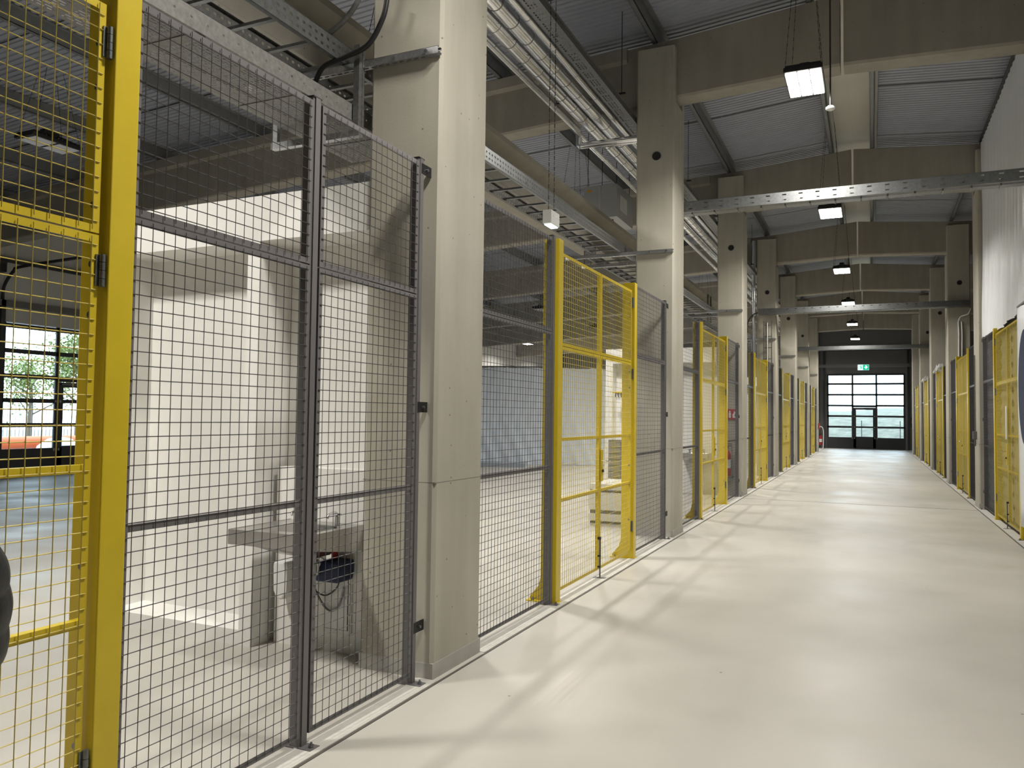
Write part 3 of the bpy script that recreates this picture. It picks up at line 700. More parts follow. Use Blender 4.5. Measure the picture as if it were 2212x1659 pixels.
m = MB(); m.box(-.002, 0, 0, 48.5, 0, .07); m.box(.17, .172, 0, 48.5, 0, .07); m.box(.172, .19, 0, 48.5, .066, .07); m.box(0, .17, 36, 48.5, 0, .001); m.build('side_rail', 'galvd', T)
for i in range(12):
    y = 1.5 + 4 * i
    tag(MB().bar((-3.75, y, 5.385 - .08), (-2.80, y, 5.385 - .08), .03).bar((-3.73, y, 5.3), (-3.73, y, top_z(-3.7) + PH), .01).bar((-2.82, y, 5.3), (-2.82, y, top_z(-2.8) + PH), .01).build('pipe_trapeze', 'black') if False else MB().bar((-3.75, y, 5.60), (-2.80, y, 5.60), .02).bar((-3.73, y, 5.60), (-3.73, y, top_z(-3.7) + PH), .008).bar((-2.85, y, 5.60), (-2.85, y, top_z(-2.8) + PH), .008).build('pipe_trapeze', 'black'),
        'thin steel trapeze hanger above the foil pipes, %s along the run' % ORD[i], 'hanger', 'trapeze hangers of the pipe run')

# ------------------------------------------------------------------ high bay lamps
LAMP = {}
def lamp(x, y, z, mode, label, grp):
    def build():
        t = thing('high_bay_lamp', label, 'lamp', (x, y, z), grp)
        m = MB(); m.box(-.195, .195, -.37, .37, 0, .05)
        for i in range(13): m.box(-.18, .18, -.35 + .056 * i, -.33 + .056 * i, .05, .08)
        m.build('housing', 'black', t, bevel=.006)
        m = MB(); m.box(-.05, .05, -.11, .11, .13, .19); m.build('driver_box', 'black', t, bevel=.005)
        m = MB()
        for sx in (-1, 1):
            for s_ in (-1, 1): m.bar((.18 * sx, .33 * s_, .06), (.04 * sx, .09 * s_, .14), .02)
        m.build('bracket', 'black', t)
        for i in range(3):
            for j in range(2):
                q = MB(); q.box(-.056, .056, -.155, .155, -.012, -.001); q.build('lens', {'on': 'lens', 'off': 'lensoff', 'dim': 'lensdim'}[mode], t, loc=(-.124 + .124 * i, -.175 + .35 * j, 0), bevel=.008)
        zr = top_z(x) + PH - z - .02
        for sx in (-1, 1):
            for s_ in (-1, 1):
                m = MB(); a, b = Vector((.18 * sx, .33 * s_, .06)), Vector((.07 * sx, .12 * s_, zr)); n = int((b - a).length / .05)
                for i in range(n):
                    p, q = a.lerp(b, i / n), a.lerp(b, (i + .85) / n); m.bar(p, q, .007 if i % 2 else .004, .004 if i % 2 else .007)
                m.build('chain', 'dark', t)
        return t
    key = (mode, round(top_z(x) - z, 2))
    if key in LAMP: t = copy_tree(LAMP[key], label, (x, y, z)); t['group'] = grp
    else: t = LAMP[key] = build()
    if mode == 'on':
        nm = 'corridor_lens_light' if x > -2 else 'hall_lens_light'; l = bpy.data.lights.get(nm)
        if l is None:
            l = bpy.data.lights.new(nm, 'AREA'); l.shape = 'RECTANGLE'; l.size = .10; l.size_y = .30; l.energy = (LAMP_W if x > -2 else HALL_W) / 6; l.color = LAMP_C; l.spread = math.radians(150)
        for i in range(3):
            for j in range(2): o = bpy.data.objects.new('lens_light', l); COL.objects.link(o); o.location = (x - .124 + .124 * i, y - .175 + .35 * j, z - .016)
    return t
for i in range(7):
    lamp(-.64, 3.1 + 5.98 * i, 5.2, 'on', ('lit high bay lamp on chains, %s in the corridor counted from the viewer' % ORD[i - 1]) if i else 'lit high bay lamp on chains above the viewer, out of view', 'lit lamps along the corridor')
for i in range(-1, 7): lamp(-4.8, 7.28 + 6 * i, 5.25, 'on', 'lit high bay lamp over the hall beside the pipe run, %s from the viewer' % ORD[i + 1], 'lit lamps over the hall')
for i in range(-1, 5): lamp(-10.4, 7.2 + 6 * i, 5.2, 'dim' if i == 0 else 'off', 'unlit high bay lamp further out over the hall, %s of its row' % ORD[i + 1], 'unlit lamps over the hall')
lamp(-10.4, 37.2, 5.2, 'on', 'small lit lamp far off seen beside the yellow gate post, upper one', 'lit lamps over the hall')
lamp(-16, 37, 5.2, 'on', 'small lit lamp far off above the white tarpaulin, seen through grey mesh', 'lit lamps over the hall')
lamp(-15.9, 42.1, 5.2, 'on', 'small lit lamp far off above the white tarpaulin, seen through the yellow gate', 'lit lamps over the hall')
t = thing('smoke_detector', 'round white smoke detector beside the first corridor lamp', 'detector', (-.40, 9.45, 5.0))
m = MB(); m.lathe([(.03, .045), (.05, .03), (.05, .012), (.035, 0)], (0, 0, 0), 24); m.build('head', 'white', t, smooth=True)
m = MB(); m.tube([(0, 0, .045), (0, 0, top_z(-.4) + PH - 5.02)], .008, 8); m.build('drop_rod', 'black', t, smooth=True)
# emergency light box on chains
t = thing('emergency_light', 'small white box lamp hanging on two chains below the cable ladder', 'lamp', (-2.80, 7.02, 3.33))
m = MB(); m.box(-.045, .045, -.11, .11, .02, .15); m.build('housing', 'white', t, bevel=.006)
m = MB(); m.box(-.035, .035, -.09, .09, .008, .0195); m.build('diffuser', 'signwhite', t)
for i in range(3): m = MB(); m.lathe([(.006, 0), (.006, .004)], (.045, -.05 + .05 * i, .1), 8, 'X'); m.build('indicator', 'chrome', t)
for s_ in (-1, 1):
    m = MB(); zt = top_z(-2.8) + PH - 3.33; n = 60
    for i in range(n): m.bar((0, .07 * s_, .15 + (zt - .15) * i / n), (0, .07 * s_, .15 + (zt - .15) * (i + .8) / n), .007 if i % 2 else .004, .004 if i % 2 else .007, (1, 0, 0))
    m.build('chain', 'dark', t)
# ventilation unit
t = thing('ventilation_unit', 'grey box shaped ventilation unit hung under the roof past the edge beam', 'ventilation unit', (-4.27, 13.5, 4.97))
m = MB(); m.box(-.3, .3, -.5, .5, 0, .57); m.build('casing', mat('unit_grey', (.34, .345, .34), .5), t, bevel=.006)
m = MB(); m.box(-.02, .01, -.512, -.5, .02, .55); m.build('door_seam', mat('unit_seam', (.40, .40, .39), .5), t)
m = MB()
for i in range(7): m.box(.3, .308, -.3 + .06 * i, -.27 + .06 * i, .15, .42)
m.build('outlet_grille', 'white', t)
m = MB(); m.box(-.24, -.16, -.504, -.5, .47, .505); m.build('sticker', mat('orange_sticker', (.65, .3, .02), .5), t)
for sx in (-1, 1):
    for s_ in (-1, 1):
        m = MB(); m.tube([(.26 * sx, .4 * s_, .57), (.26 * sx, .4 * s_, top_z(-4.3) + PH - 4.97)], .006, 8); m.build('suspension_rod', 'dark', t, smooth=True)
m = MB(); m.lathe([(.03, 0), (.03, -.06)], (.15, -.3, 0), 12); m.build('drain_stub', 'black', t, smooth=True)

# cables at the first column, vertical risers at the fourth column pair
for lab, mt, r, pts in (('thick black cable drooping across the first column onto the perforated tray', 'black', .016, [(-2.60, 3.86, 3.98), (-2.63, 3.86, 3.86), (-2.73, 3.86, 3.72), (-2.9, 3.86, 3.675), (-3.06, 3.86, 3.64), (-3.16, 3.9, 3.55)]),
                        ('grey cable end curving down from the roof beside the first column', 'galvd', .016, [(-2.72, 3.8, 4.15), (-2.76, 3.8, 3.98), (-2.86, 3.8, 3.87), (-2.99, 3.8, 3.80)])):
    m = MB(); m.tube(bez(pts, 10), r, 10); tag(m.build('cable', mt, smooth=True), lab, 'cable')
t = thing('vertical_ladder', 'upright narrow cable ladder on the front of the fourth column', 'cable ladder', (-2.50, 21.93, 2.98))
for x in (-.1, .1): MB().box(x - .012, x + .012, -.04, .0, 0, 1.15).build('side_rail', 'galvd', t)
for i in range(4): MB().box(-.1, .1, -.03, -.015, .12 + .3 * i, .14 + .3 * i).build('rung', 'galvd', t)
m = MB(); m.tube([(0, -.05, -.9), (0, -.05, 1.1)], .012, 8); m.build('conduit', 'white', t, smooth=True)
t = thing('vertical_duct', 'tall foil lagged riser standing against the side of the fourth column', 'pipe', (-2.86, 21.9, 0))
m = MB(); m.tube([(0, 0, z) for z in frange(2.4, 6.3, 24)], .055, 16); m.build('foil_lagging', 'foil', t, smooth=True)
for i, (x, lab) in enumerate(((2.02, 'outer'), (1.95, 'inner'))):
    m = MB(); m.tube(bez([(x, 21.963, 1.0), (x, 21.963, 2.6), (x + .01, 21.963, 3.6), (x, 21.963, 3.95)], 6), .016, 10)
    tag(m.build('conduit', 'white', smooth=True), 'pale conduit rising on the fourth column of the white sheet side, %s one' % lab, 'conduit')
m = MB(); m.tube(bez([(1.95, 21.9, 3.95), (2.0, 21.9, 4.06), (2.15, 21.86, 4.12), (2.2, 21.85, 4.25)], 8), .014, 8); tag(m.build('cable', 'white', smooth=True), 'pale cable bending from the conduits up to the crossing tray', 'cable')
m = MB(); m.tube(bez([(-2.74, 21.75, 4.33), (-2.85, 21.8, 4.3), (-2.98, 21.85, 4.15), (-3.05, 21.85, 3.85)], 8), .018, 8); tag(m.build('cable', 'dark', smooth=True), 'dark cable arching from the crossing tray down to the ladder at the fourth column', 'cable')
for k, sid in ((2, 'second'), (3, 'third')):
    m = MB(); y = COLY[k] + .75; m.tube(bez([(-2.9, y, 4.35), (-2.72, y + .1, 4.3), (-2.62, y + .2, 4.1), (-2.72, y + .3, 3.9), (-2.95, y + .35, 3.8)], 8), .016, 8); tag(m.build('cable', 'dark', smooth=True), 'dark cable loop hanging past the %s column' % sid, 'cable')
t = thing('switch_box', 'small grey switch box with conduit on the third column of the white sheet side', 'switch', (1.70, 16.25, 1.2))
MB().box(-.05, .012, -.05, .05, 0, .14).build('box_body', 'galvd', t, bevel=.006); m = MB(); m.tube([(-.01, 0, .14), (-.01, 0, 1.5)], .01, 8); m.build('conduit', 'galvd', t, smooth=True); m = MB(); m.tube([(-.01, 0, 0), (-.01, 0, -.12)], .008, 8); m.build('cable_tail', 'black', t, smooth=True)

# ------------------------------------------------------------------ gates, sign, safety equipment
def gate(name, W, H, wing, axis, org, label, flip=False):
    """sectional gate with rows of windows and a wicket door; local u across, z up, wicket between wing[0] and wing[1]"""
    t = bpy.data.objects.new(name, None); COL.objects.link(t); struct(t); t['label'] = label; t['category'] = 'gate'
    t.location = org
    if axis == 'Y': t.rotation_euler = (0, 0, pi / 2)
    rows = [.03, .585, 1.15, 1.725, 2.29, 2.87, 3.45, 3.95]; cols = [0, wing[0], wing[1], W]
    m = MB(); b = m.box
    b(0, W, 0, .05, .0, .60)                                 # solid bottom section
    for z in rows[2:7]:
        b(0, wing[0], 0, .05, z - .05, z + .05); b(wing[1], W, 0, .05, z - .05, z + .05)
    for z in rows[5:7]: b(wing[0], wing[1], 0, .05, z - .05, z + .05)
    b(0, W, 0, .05, 3.90, H)
    for x in (0, W - .09): b(x, x + .09, 0, .05, .6, 3.90)
    for x in (wing[0], wing[1]): b(x - .045, x + .045, 0, .05, .6, 3.90)
    b(wing[0], wing[1], 0, .05, 2.2, 2.32)
    m.build('gate_frame', 'dark', t)
    m = MB(); b = m.box; L = .17
    b(wing[0] + .04, wing[0] + L, -.01, .045, .05, 2.19); b(wing[1] - L, wing[1] - .04, -.01, .045, .05, 2.19); b(wing[0] + L, wing[1] - L, -.01, .045, .6, .64); b(wing[0] + .04, wing[1] - .04, -.01, .045, .05, .6); b(wing[0] + L, wing[1] - L, -.01, .045, 2.07, 2.19)
    for z in rows[2:4]: b(wing[0] + L, wing[1] - L, -.01, .045, z - .045, z + .045)
    d = m.build('wicket_door', 'dark', t)
    MB().box(wing[0] + L, wing[1] - L, .015, .02, .62, 2.1).build('door_glass', 'gglass', d)
    m = MB(); m.box(wing[0] + .1, wing[0] + .55, -.05, -.01, 2.12, 2.17); m.build('door_closer', 'galvd', d)
    m = MB(); m.tube([(wing[1] - .1, -.01, 1.03), (wing[1] - .1, -.06, 1.03), (wing[1] - .24, -.06, 1.03)], .01, 8); m.build('handle', 'galv', d, smooth=True)
    m = MB()
    for z in (.56, 1.15, 1.725):
        for x in (wing[0] - .03, wing[0] + .09, wing[1] - .09, wing[1] + .03): m.box(x - .025, x + .025, -.018, -.0105, z - .03, z + .03)
    m.build('hinge', 'galv', t)
    MB().box(.09, wing[0] - .035, .02, .025, .6, 3.9).box(wing[1] + .035, W - .09, .02, .025, .6, 3.9).box(wing[0] + .035, wing[1] - .035, .02, .025, 2.32, 3.9).build('window_glass', 'gglass', t)
    return t
g = gate('door_1', 3.8, 4.02, (1.27, 2.43), 'X', (DOORX[0], YEND + .02, 0), 'dark sectional gate with windows and wicket door at the corridor end')
m = MB()
for x in (-2.36, 1.72): m.box(x, x + .1, YEND - .09, YEND - .005, 0, 5.2); m.box(x + .02, x + .07, YEND - 2.6, YEND - .05, 5.15, 5.22)
m.box(-2.4, 1.85, YEND - .3, YEND - .2, 5.2, 5.34); tag(m.build('gate_track', 'dark'), 'dark guide tracks and spring shaft around the gate at the corridor end', 'gate track')
g2 = gate('door_2', 3.9, 3.55, (1.38, 2.5), 'Y', (-18.02, GY[0], 0), 'dark sectional gate with windows and wicket door seen through the yellow mesh')
for i, (g0, g1) in enumerate(GATES):
    if g0 != GY[0]: gate('door_%d' % (3 + i), 3.9, 3.55, (1.38, 2.5), 'Y', (-18.02, g0, 0), 'dark sectional gate with windows added unseen in the hall wall for daylight, %s from the viewer' % ORD[i])
m = MB()
for y in (GY[0] - .12, GY[1] + .02):
    m.box(-17.98, -17.88, y, y + .1, 0, 4.0); m.tube(bez([(-17.93, y + .05, 3.95), (-17.9, y + .05, 4.3), (-17.6, y + .05, 4.62), (-17.2, y + .05, 4.72), (-14.6, y + .05, 4.8)], 8), .035, 8)
m.box(-17.9, -17.8, GY[0] - .2, GY[1] + .2, 4.86, 4.96); tag(m.build('gate_track', 'dark'), 'dark curved guide tracks and shaft above the hall gate', 'gate track')
m = MB(); m.lathe([(.12, 0), (.12, .3), (.07, .32)], (-17.8, GY[0] - .45, 4.85), 16, 'Y'); m.box(-17.95, -17.7, GY[0] - .5, GY[0] - .15, 4.6, 4.85); tag(m.build('gate_motor', 'black', smooth=True), 'black gate motor at the corner of the hall gate track', 'motor')
tag(MB().box(-17.95, -17.88, 9.5, 13.9, 3.86, 4.0).build('wall_duct', 'galvd'), 'grey cable duct along the pale wall above the hall gate', 'cable duct')
# exit sign
t = thing('exit_sign', 'lit green exit sign with running figure and down arrow above the end gate', 'sign', (-.355, 44.9, 4.12))
MB().box(-.27, .27, 0, .03, 0, .29).build('sign_case', 'signwhite', t)
m = MB(); m.box(-.02, .262, -.004, 0, .008, .282); m.build('green_field', 'green', t)
m = MB(); m.add([(x, -.006, z) for x, z in ((.105, .25), (.145, .25), (.145, .135), (.19, .18), (.215, .155), (.125, .055), (.035, .155), (.06, .18), (.105, .135))], [(8, 0, 3), (0, 1, 2), (0, 2, 8), (6, 7, 8), (6, 8, 5), (8, 2, 5), (2, 3, 4), (2, 4, 5)]); m.build('arrow', 'signwhite', t, fix=False)
m = MB(); m.box(-.225, -.215, -.004, 0, .03, .26)                      # door in the pictogram
m.add([(x, -.004, z) for x, z in ((-.145, .2), (-.11, .215), (-.085, .13), (-.12, .12))], [(0, 1, 2, 3)])
m.add([(x, -.004, z) for x, z in ((-.12, .13), (-.085, .14), (-.055, .09), (-.075, .08))], [(0, 1, 2, 3)]); m.add([(x, -.004, z) for x, z in ((-.12, .13), (-.095, .12), (-.15, .05), (-.17, .06))], [(0, 1, 2, 3)])
m.add([(x, -.004, z) for x, z in ((-.145, .2), (-.14, .18), (-.18, .15), (-.185, .17))], [(0, 1, 2, 3)]); m.add([(x, -.004, z) for x, z in ((-.11, .2), (-.105, .18), (-.06, .165), (-.06, .18))], [(0, 1, 2, 3)])
n = 12; m.add([(-.118 + .022 * math.cos(2 * pi * k / n), -.004, .24 + .022 * math.sin(2 * pi * k / n)) for k in range(n)], [tuple(range(n))]); m.build('running_figure', 'green', t, fix=False)
m = MB(); m.tube([(-.2, .015, .29), (-.2, .07, .32)], .006, 6); m.tube([(.2, .015, .29), (.2, .07, .32)], .006, 6); m.build('hanger_rod', 'dark', t)
def extinguisher(loc, label):
    t = thing('fire_extinguisher', label, 'fire extinguisher', loc)
    m = MB(); m.lathe([(.07, 0), (.075, .02), (.075, .40), (.06, .46), (.025, .49), (.025, .52)], (0, 0, 0), 22); m.build('cylinder', 'red', t, smooth=True)
    m = MB(); m.lathe([(.02, .52), (.03, .53), (.03, .57)], (0, 0, 0), 12); m.box(-.02, .09, -.012, .012, .57, .59); m.box(-.01, .10, -.01, .01, .61, .625); m.build('valve', 'black', t)
    m = MB(); m.tube(bez([(-.03, 0, .55), (-.1, -.02, .5), (-.1, -.02, .3), (-.09, -.02, .15)], 6), .011, 8); m.build('hose', 'black', t, smooth=True)
    m = MB(); m.lathe([(.0765, .15), (.0765, .32)], (0, 0, 0), 22); m.build('paper_label', 'white', t, smooth=True)
    return t
extinguisher((-2.57, 15.84, .40), 'red fire extinguisher on the third column behind the grey mesh')
t = thing('extinguisher_rack', 'pale wire frame around the fire extinguisher on the third column', 'rack', (-2.57, 15.97, .36))
m = MB(); m.tube([(-.11, -.22, .0), (.11, -.22, .0), (.11, -.22, .62), (-.11, -.22, .62), (-.11, -.22, .0)], .008, 8); m.tube([(-.11, -.22, .02), (-.11, 0, .02)], .008, 8); m.tube([(.11, -.22, .02), (.11, 0, .02)], .008, 8); m.build('wire_loop', 'galv', t, smooth=True)
MB().box(-.11, .11, -.22, -.0, -.005, .005).build('shelf_plate', 'galv', t)
def fire_sign(loc, label):
    t = thing('fire_sign', label, 'sign', loc)
    MB().box(-.1, .1, -.006, 0, 0, .2).build('sign_plate', 'red', t)
    m = MB(); m.add([(x, -.008, z) for x, z in ((-.055, .03), (-.015, .03), (-.015, .13), (-.055, .13))], [(0, 1, 2, 3)]); m.add([(x, -.008, z) for x, z in ((-.045, .135), (-.025, .135), (-.02, .165), (-.05, .165))], [(0, 1, 2, 3)])
    m.add([(x, -.008, z) for x, z in ((.02, .03), (.07, .03), (.055, .09), (.075, .13), (.045, .17), (.04, .12), (.015, .09))], [(0, 1, 2, 3, 4, 5, 6)]); m.build('symbol', 'white', t, fix=False)
    return t
fire_sign((-2.50, 15.965, 1.50), 'red fire extinguisher sign on the third column above the extinguisher')
extinguisher((-2.45, 45.3, .18), 'small red fire extinguisher at the end wall beside the gate')
t = thing('hose_hoop', 'white protective hoop round the fire extinguisher at the end wall', 'hoop', (-2.45, 45.3, 0)); m = MB(); m.tube(bez([(.12, -.16, .0), (.14, -.16, .3), (.14, -.16, .95), (.02, -.16, 1.15), (-.1, -.16, 1.0), (-.14, -.16, .4), (-.12, -.16, .0)], 6), .022, 10); m.build('hoop_tube', 'white', t, smooth=True)
t = thing('alarm_box', 'red fire alarm box on the seventh column above the small extinguisher', 'alarm', (XL, 40.32, 1.06)); MB().box(0, .06, -.09, .09, 0, .3).build('alarm_case', 'red', t, bevel=.01); MB().box(.06, .064, -.05, .05, .1, .2).build('alarm_glass', 'white', t)
t = thing('alarm_box', 'dark control box with red button on the end wall past the gate', 'alarm', (1.95, YEND - .22, 1.15)); MB().box(-.12, .1, -.1, 0, 0, .55).build('alarm_case', 'dark', t, bevel=.01); m = MB(); m.lathe([(.05, 0), (.06, .03)], (0, -.14, .3), 14, 'Y'); m.build('red_button', 'red', t, smooth=True)

# ------------------------------------------------------------------ things in the hall
m = MB(); pts = [(-13.5, 21.2), (-11.0, 22.0), (-8.9, 22.9), (-7.2, 23.9)]
cv = bez([(x, y, 0) for x, y in pts], 60)
r = random.Random(4)
def tp(i, v):
    p = cv[i]; a = .02 * math.sin(i * .23 + v * 1.3) + .010 * math.sin(i * .8 - v * 6) + .022 * math.sin(i * .55 + v * 6.7) * max(0, 1.8 - v)
    return (p.x + a * .5, p.y - a, v)
m.grid(range(len(cv)), frange(.02, 3.02, 60), tp); tag(m.build('tarpaulin', 'tarp', smooth=True, fix=False), 'creased white tarpaulin wall standing across the hall', 'tarpaulin')
m = MB(); m.tube([(p.x, p.y + .02, 3.03) for p in cv[::10]], .03, 8); tag(m.build('support_rail', 'galvd', smooth=True), 'thin rail along the top of the white tarpaulin', 'rail')
m = MB(); m.bar((-12.0, 20.9, .06), (-9.4, 21.75, .06), .9, .12); tag(m.build('floor_batten', mat('blue_grey_board', (.33, .37, .42), .6)), 'low blue-grey board lying at the foot of the white tarpaulin', 'board')
crw = mat('white_board', (.62, .61, .55), .6); 
for z0, z1, lab in ((.035, .14, 'bottom'), (.19, .44, 'middle'), (.475, .56, 'top')):
    t = thing('board_stack', 'white box with grey battens below, %s one of the pile seen through the yellow gate' % lab, 'box', (-3.2, 11.25, z0)); t['group'] = 'white boxes piled in the hall'
    MB().box(-.48, .62, -.45, .5, 0, z1 - z0).build('box_body', crw, t, bevel=.006)
    for y in (-.40, .0, .42): MB().box(-.47, .6, y - .03, y + .03, -.034 if z0 < .1 or z0 > .45 else -.05, -.0005).build('batten', 'galvd', t)
t = thing('louvre_cabinet', 'dark grey louvred cabinet on the end of the niche wall before the third column', 'cabinet', (-4.85, 15.99, .24))
MB().box(-.13, .13, -.14, 0, 0, .8).build('case', mat('cabinet_grey', (.16, .155, .13), .5), t)
m = MB()
for i in range(6): m.box(-.12, .12, -.15, -.14, .03 + .125 * i, .12 + .125 * i)
m.build('louvre_slat', mat('cabinet_slat', (.22, .21, .18), .5), t)
t = thing('hook_rail', 'yellow ended rail with black hooks on the niche wall before the third column', 'rail', (-4.75, 15.95, 2.0))
m = MB(); m.tube([(-.18, -.02, .03), (.25, -.02, .03)], .018, 10); m.build('rail_tube', 'yellow', t, smooth=True)
for i in range(6): m = MB(); m.tube(bez([(-.1 + .06 * i, -.03, .03), (-.1 + .06 * i, -.07, -.02), (-.1 + .06 * i, -.05, -.07)], 4), .008, 6); m.build('hook', 'black', t, smooth=True)
MB().box(-.1, .24, -.005, .04, -.12, .12).build('back_plate', 'white', t)
t = thing('steel_pole', 'tall bright steel pole standing at the niche wall before the third column', 'pole', (-4.58, 15.9, 0)); m = MB(); m.tube([(0, 0, 0.02), (0, 0, 2.14)], .012, 10); m.build('shaft', 'chrome', t, smooth=True); m = MB(); m.lathe([(.06, 0), (.06, .02)], (0, 0, 0), 16); m.build('foot', 'galv', t, smooth=True)
m = MB(); m.lathe([(.035, 0), (.035, .41)], (0, 0, 0), 16); tag(m.build('foil_roll', 'foil', loc=(-4.55, 15.75, 0), smooth=True), 'upright silver foil roll at the niche wall before the third column', 'roll')
t = thing('socket_strip', 'grey socket strip with dark outlets on the niche wall below the hook rail', 'socket', (-4.62, 15.98, .8)); MB().box(-.12, .14, -.03, 0, 0, .16).build('strip_body', 'galvd', t); 
for i in range(4): m = MB(); m.lathe([(.02, 0), (.02, .01)], (-.08 + .06 * i, -.04, .08), 12, 'Y'); m.build('outlet', 'black', t, smooth=True)

# ------------------------------------------------------------------ person at the picture edge, in front of the yellow gate
def person():
    t = thing('person', 'person in a black quilted jacket standing before the yellow gate, mostly cut off', 'person', (-1.92, .848, .05))
    def skin(name, joints, edges, mt, parent, sub=2):
        me = bpy.data.meshes.new(name); me.from_pydata([j[0] for j in joints], edges, []); o = bpy.data.objects.new(name, me); COL.objects.link(o); o.parent = parent
        me.materials.append(M[mt]); sk = o.modifiers.new('skin', 'SKIN'); sk.use_smooth_shade = True
        if not me.skin_vertices: bpy.context.view_layer.objects.active = o
        ly = me.skin_vertices[0].data if me.skin_vertices else None
        if ly:
            for i, j in enumerate(joints): rr = j[1]; ly[i].radius = rr if isinstance(rr, tuple) else (rr, rr); ly[i].use_root = i == 0
        q = o.modifiers.new('sub', 'SUBSURF'); q.levels = sub; q.render_levels = sub
        return o
    # body: pelvis root, spine, head, legs, arms with hands
    J = [((0, 0, .95), (.15, .12)), ((0, 0, 1.15), (.14, .11)), ((0, 0, 1.36), (.16, .11)), ((0, 0, 1.46), .07), ((0, 0, 1.53), .055), ((0, .02, 1.62), (.085, .095)), ((0, .03, 1.71), (.075, .09)),
         ((.1, 0, .9), .09), ((.11, .01, .5), .062), ((.12, -.01, .06), .045), ((.12, .13, -.01), .035), ((-.1, 0, .9), .09), ((-.11, .01, .5), .062), ((-.12, -.01, .06), .045), ((-.12, .13, -.01), .035),
         ((.19, 0, 1.4), .055), ((.235, .14, 1.17), .045), ((.17, .20, .98), .034), ((.12, .22, .92), (.03, .02)), ((-.19, 0, 1.4), .055), ((-.25, -.02, 1.14), .045), ((-.22, .14, .95), .034), ((-.2, .2, .9), (.03, .02))]
    E_ = [(0, 1), (1, 2), (2, 3), (3, 4), (4, 5), (5, 6), (0, 7), (7, 8), (8, 9), (9, 10), (0, 11), (11, 12), (12, 13), (13, 14), (2, 15), (15, 16), (16, 17), (17, 18), (2, 19), (19, 20), (20, 21), (21, 22)]
    skin('body', J, E_, 'skin', t)
    # face and fingers
    m = MB(); m.lathe([(.012, 0), (.014, .02), (.004, .045)], (0, .125, 1.63), 8); m.build('nose', 'skin', t, smooth=True)
    for s_ in (-1, 1): m = MB(); m.lathe([(.002, -.008), (.012, -.004), (.012, .004), (.002, .008)], (.033 * s_, .112, 1.665), 10, 'Y'); m.build('eye', 'black', t, smooth=True)
    m = MB(); m.box(-.025, .025, .112, .118, 1.595, 1.602); m.build('mouth', 'red', t)
    for hx, hy, hz in ((.12, .22, .92), (-.2, .2, .9)):
        for i, (dx, ln) in enumerate(((-.024, .07), (-.008, .082), (.008, .076), (.024, .06))):
            m = MB(); m.tube(bez([(hx + dx, hy, hz), (hx + dx, hy + ln * .6, hz - .015), (hx + dx * .9, hy + ln * .85, hz - .045)], 4), [.009] * 8 + [.007], 8); m.build('finger', 'skin', t, smooth=True)
        m = MB(); sg = -1 if hx > 0 else 1; m.tube(bez([(hx + .02 * sg, hy - .02, hz), (hx + .045 * sg, hy + .01, hz - .01), (hx + .04 * sg, hy + .045, hz - .02)], 4), .01, 8); m.build('thumb', 'skin', t, smooth=True)
    # quilted jacket: rings that swell and pinch
    def puff(pts, r0, name):
        P = bez(pts, 24); rr = []; L = 0
        for i, p in enumerate(P):
            if i: L += (p - P[i - 1]).length
            rr.append(r0(i / (len(P) - 1)) * (1 + .09 * abs(math.sin(L * pi / .085))))
        m = MB(); m.tube(P, rr, 20); return m.build(name, 'jacket', t, smooth=True)
    puff([(0, 0, .8), (0, 0, 1.0), (0, 0, 1.25), (0, 0, 1.42), (0, .01, 1.5)], lambda u: .20 if u < .65 else .20 - (u - .65) * .30, 'jacket_body')
    puff([(.15, 0, 1.44), (.215, .04, 1.33), (.24, .16, 1.15), (.225, .20, 1.05), (.19, .22, .93)], lambda u: .08 - .022 * u, 'jacket_sleeve')
    puff([(-.15, 0, 1.42), (-.23, 0, 1.28), (-.27, .0, 1.13), (-.23, .12, 1.0), (-.2, .17, .93)], lambda u: .088 - .03 * u, 'jacket_sleeve')
    m = MB(); m.lathe([(.075, 1.47), (.085, 1.50), (.082, 1.55), (.07, 1.56)], (0, .01, 0), 18); m.build('jacket_collar', 'jacket', t, smooth=True)
    for s_ in (-1, 1): m = MB(); m.tube([(.1 * s_, 0, .9), (.11 * s_, .01, .5), (.12 * s_, -.01, .03)], [.105, .08, .07], 16); m.build('trouser_leg', 'trousers', t, smooth=True)
    for s_ in (-1, 1): m = MB(); m.prism([(-.1, 0), (.2, 0), (.19, .05), (.08, .09), (-.03, .12), (-.1, .11)], -.05, .05, lambda a, b, q: (.12 * s_ + q, a, b - .05)); m.build('shoe', 'shoe', t, bevel=.02, smooth=True)
    m = MB(); m.lathe([(.001, 1.80), (.06, 1.785), (.095, 1.74), (.1, 1.68), (.085, 1.62)], (0, .0, 0), 20); m.build('hair', 'hair', t, smooth=True)
person()

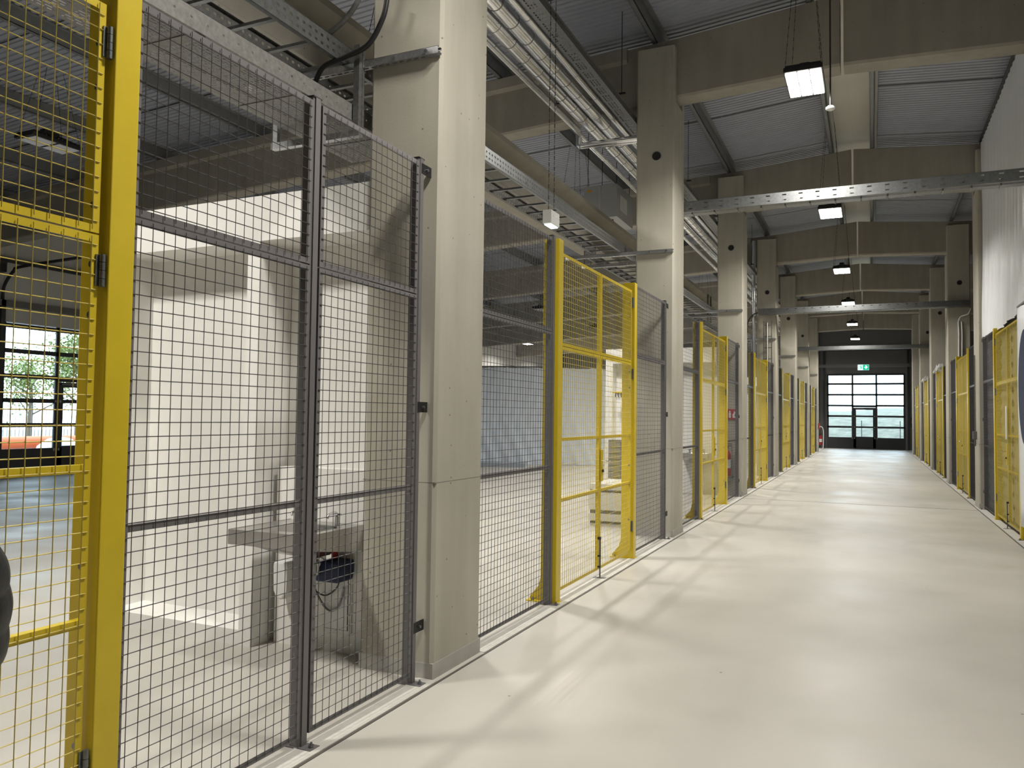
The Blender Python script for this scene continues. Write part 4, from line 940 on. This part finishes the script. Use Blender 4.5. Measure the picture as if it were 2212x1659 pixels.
# ------------------------------------------------------------------ outside the gates
m = MB(); m.box(-60, 40, 46.4, 58, -.3, -.05); m.box(-60, -18.35, -20, 46.4, -.3, -.05); struct(m.build('ground', 'yard'))
m = MB(); us = frange(-40, 40, 80); vs_ = frange(56, 110, 40)
m.grid(us, vs_, lambda u, v: (u, v, -.06 + 2.7 * (1 - math.exp(-(v - 56) / 9)) * (1 + .07 * math.sin(u * .35 + .4) + .08 * math.sin(u * .9) * .4) * (.75 if u < -4 else 1)))
struct(m.build('hillside', 'grass', smooth=True, fix=False))
for x in (-.5 + 2.0 * i for i in range(-3, 4)):
    tag(MB().box(x - .02, x + .02, 50.0, 50.04, -.05, 1.5).build('boundary_post', 'galvd'), 'thin post of the boundary fence outside the end gate', 'post', 'boundary fence posts outside the end gate')
r = random.Random(11)
def tree(x, y, h, label, n=1500, cr=2.2):
    t = thing('tree', label, 'tree', (x, y, -.05)); m = MB(); m.tube([(0, 0, 0), (.05, .03, h * .4), (0, .0, h * .9)], [.12, .09, .03], 8)
    tips = []
    for i in range(14):
        a = r.uniform(0, 6.28); z = h * r.uniform(.3, .8); l = cr * r.uniform(.5, 1) * (1.2 - z / h); p = (math.cos(a) * l, math.sin(a) * l, z + l * .6); m.tube([(0, 0, z), p], [.04, .01], 6); tips.append(p)
    m.build('trunk', 'bark', t, smooth=True); m = MB()
    for i in range(n):
        b = r.choice(tips); p = Vector((b[0] * r.uniform(.1, 1.1) + r.gauss(0, .28), b[1] * r.uniform(.1, 1.1) + r.gauss(0, .28), b[2] + r.gauss(0, .4))); q = Vector((r.gauss(0, 1), r.gauss(0, 1), r.gauss(0, 1))).normalized(); s_ = q.orthogonal().normalized() * .05; u = q.cross(s_)
        m.add([p - s_, p + u, p + s_, p - u], [(0, 1, 2, 3)])
    m.build('foliage', 'leaf', t, fix=False)
tree(-27, 20.2, 5.2, 'young tree with fresh green leaves outside the hall gate', 3200, 2.1)
tree(-33, 22.4, 4.2, 'bushy green tree standing further back outside the hall gate', 2000, 2.2)
for i, (y, x) in enumerate(((14.2, -21.8), (14.55, -22.2), (14.4, -22.6))):
    m = MB(); m.tube([(0, -.2, 0), (0, 6.2, 0)], .2, 18); tag(m.build('orange_pipe', 'orange', loc=(x - .2 * i, y, .14 + .38 * (i == 2)), smooth=True), ('orange pipe lying in the yard, %s of the three' % ('front one', 'rear one', 'upper one')[i]), 'pipe', 'orange pipes in the yard')
m = MB(); r = random.Random(3); m.lathe([(.5, 0), (.62, .25), (.55, .55), (.3, .75), (.1, .8)], (0, 0, 0), 20); o = m.build('bulk_bag', 'sheet', loc=(-20.9, 15.1, -.05), smooth=True); tag(o, 'white bulk bag slumped in front of the orange pipes outside', 'bag')
for i in range(3): tag(MB().bar((-19.4 - .25 * i, 13.8, .02), (-19.5 - .25 * i, 17.6, .02), .14, .14).build('steel_profile', 'galvd'), 'long steel profile lying in the yard, %s from the gate' % ORD[i], 'profile', 'steel profiles in the yard')
t = thing('yard_fence', 'pale bar fence at the edge of the yard outside the hall gate', 'fence', (-25, 13, -.05))
m = MB()
for i in range(90): m.box(0, .012, i * .13, i * .13 + .012, .1, 1.7)
m.box(-.01, .02, 0, 11.7, .25, .29); m.box(-.01, .02, 0, 11.7, 1.55, 1.59); m.build('bar_lattice', 'galv', t)
for i in range(5): MB().box(-.03, .03, i * 2.9 - .03, i * 2.9 + .03, 0, 1.8).build('post', 'galvd', t)
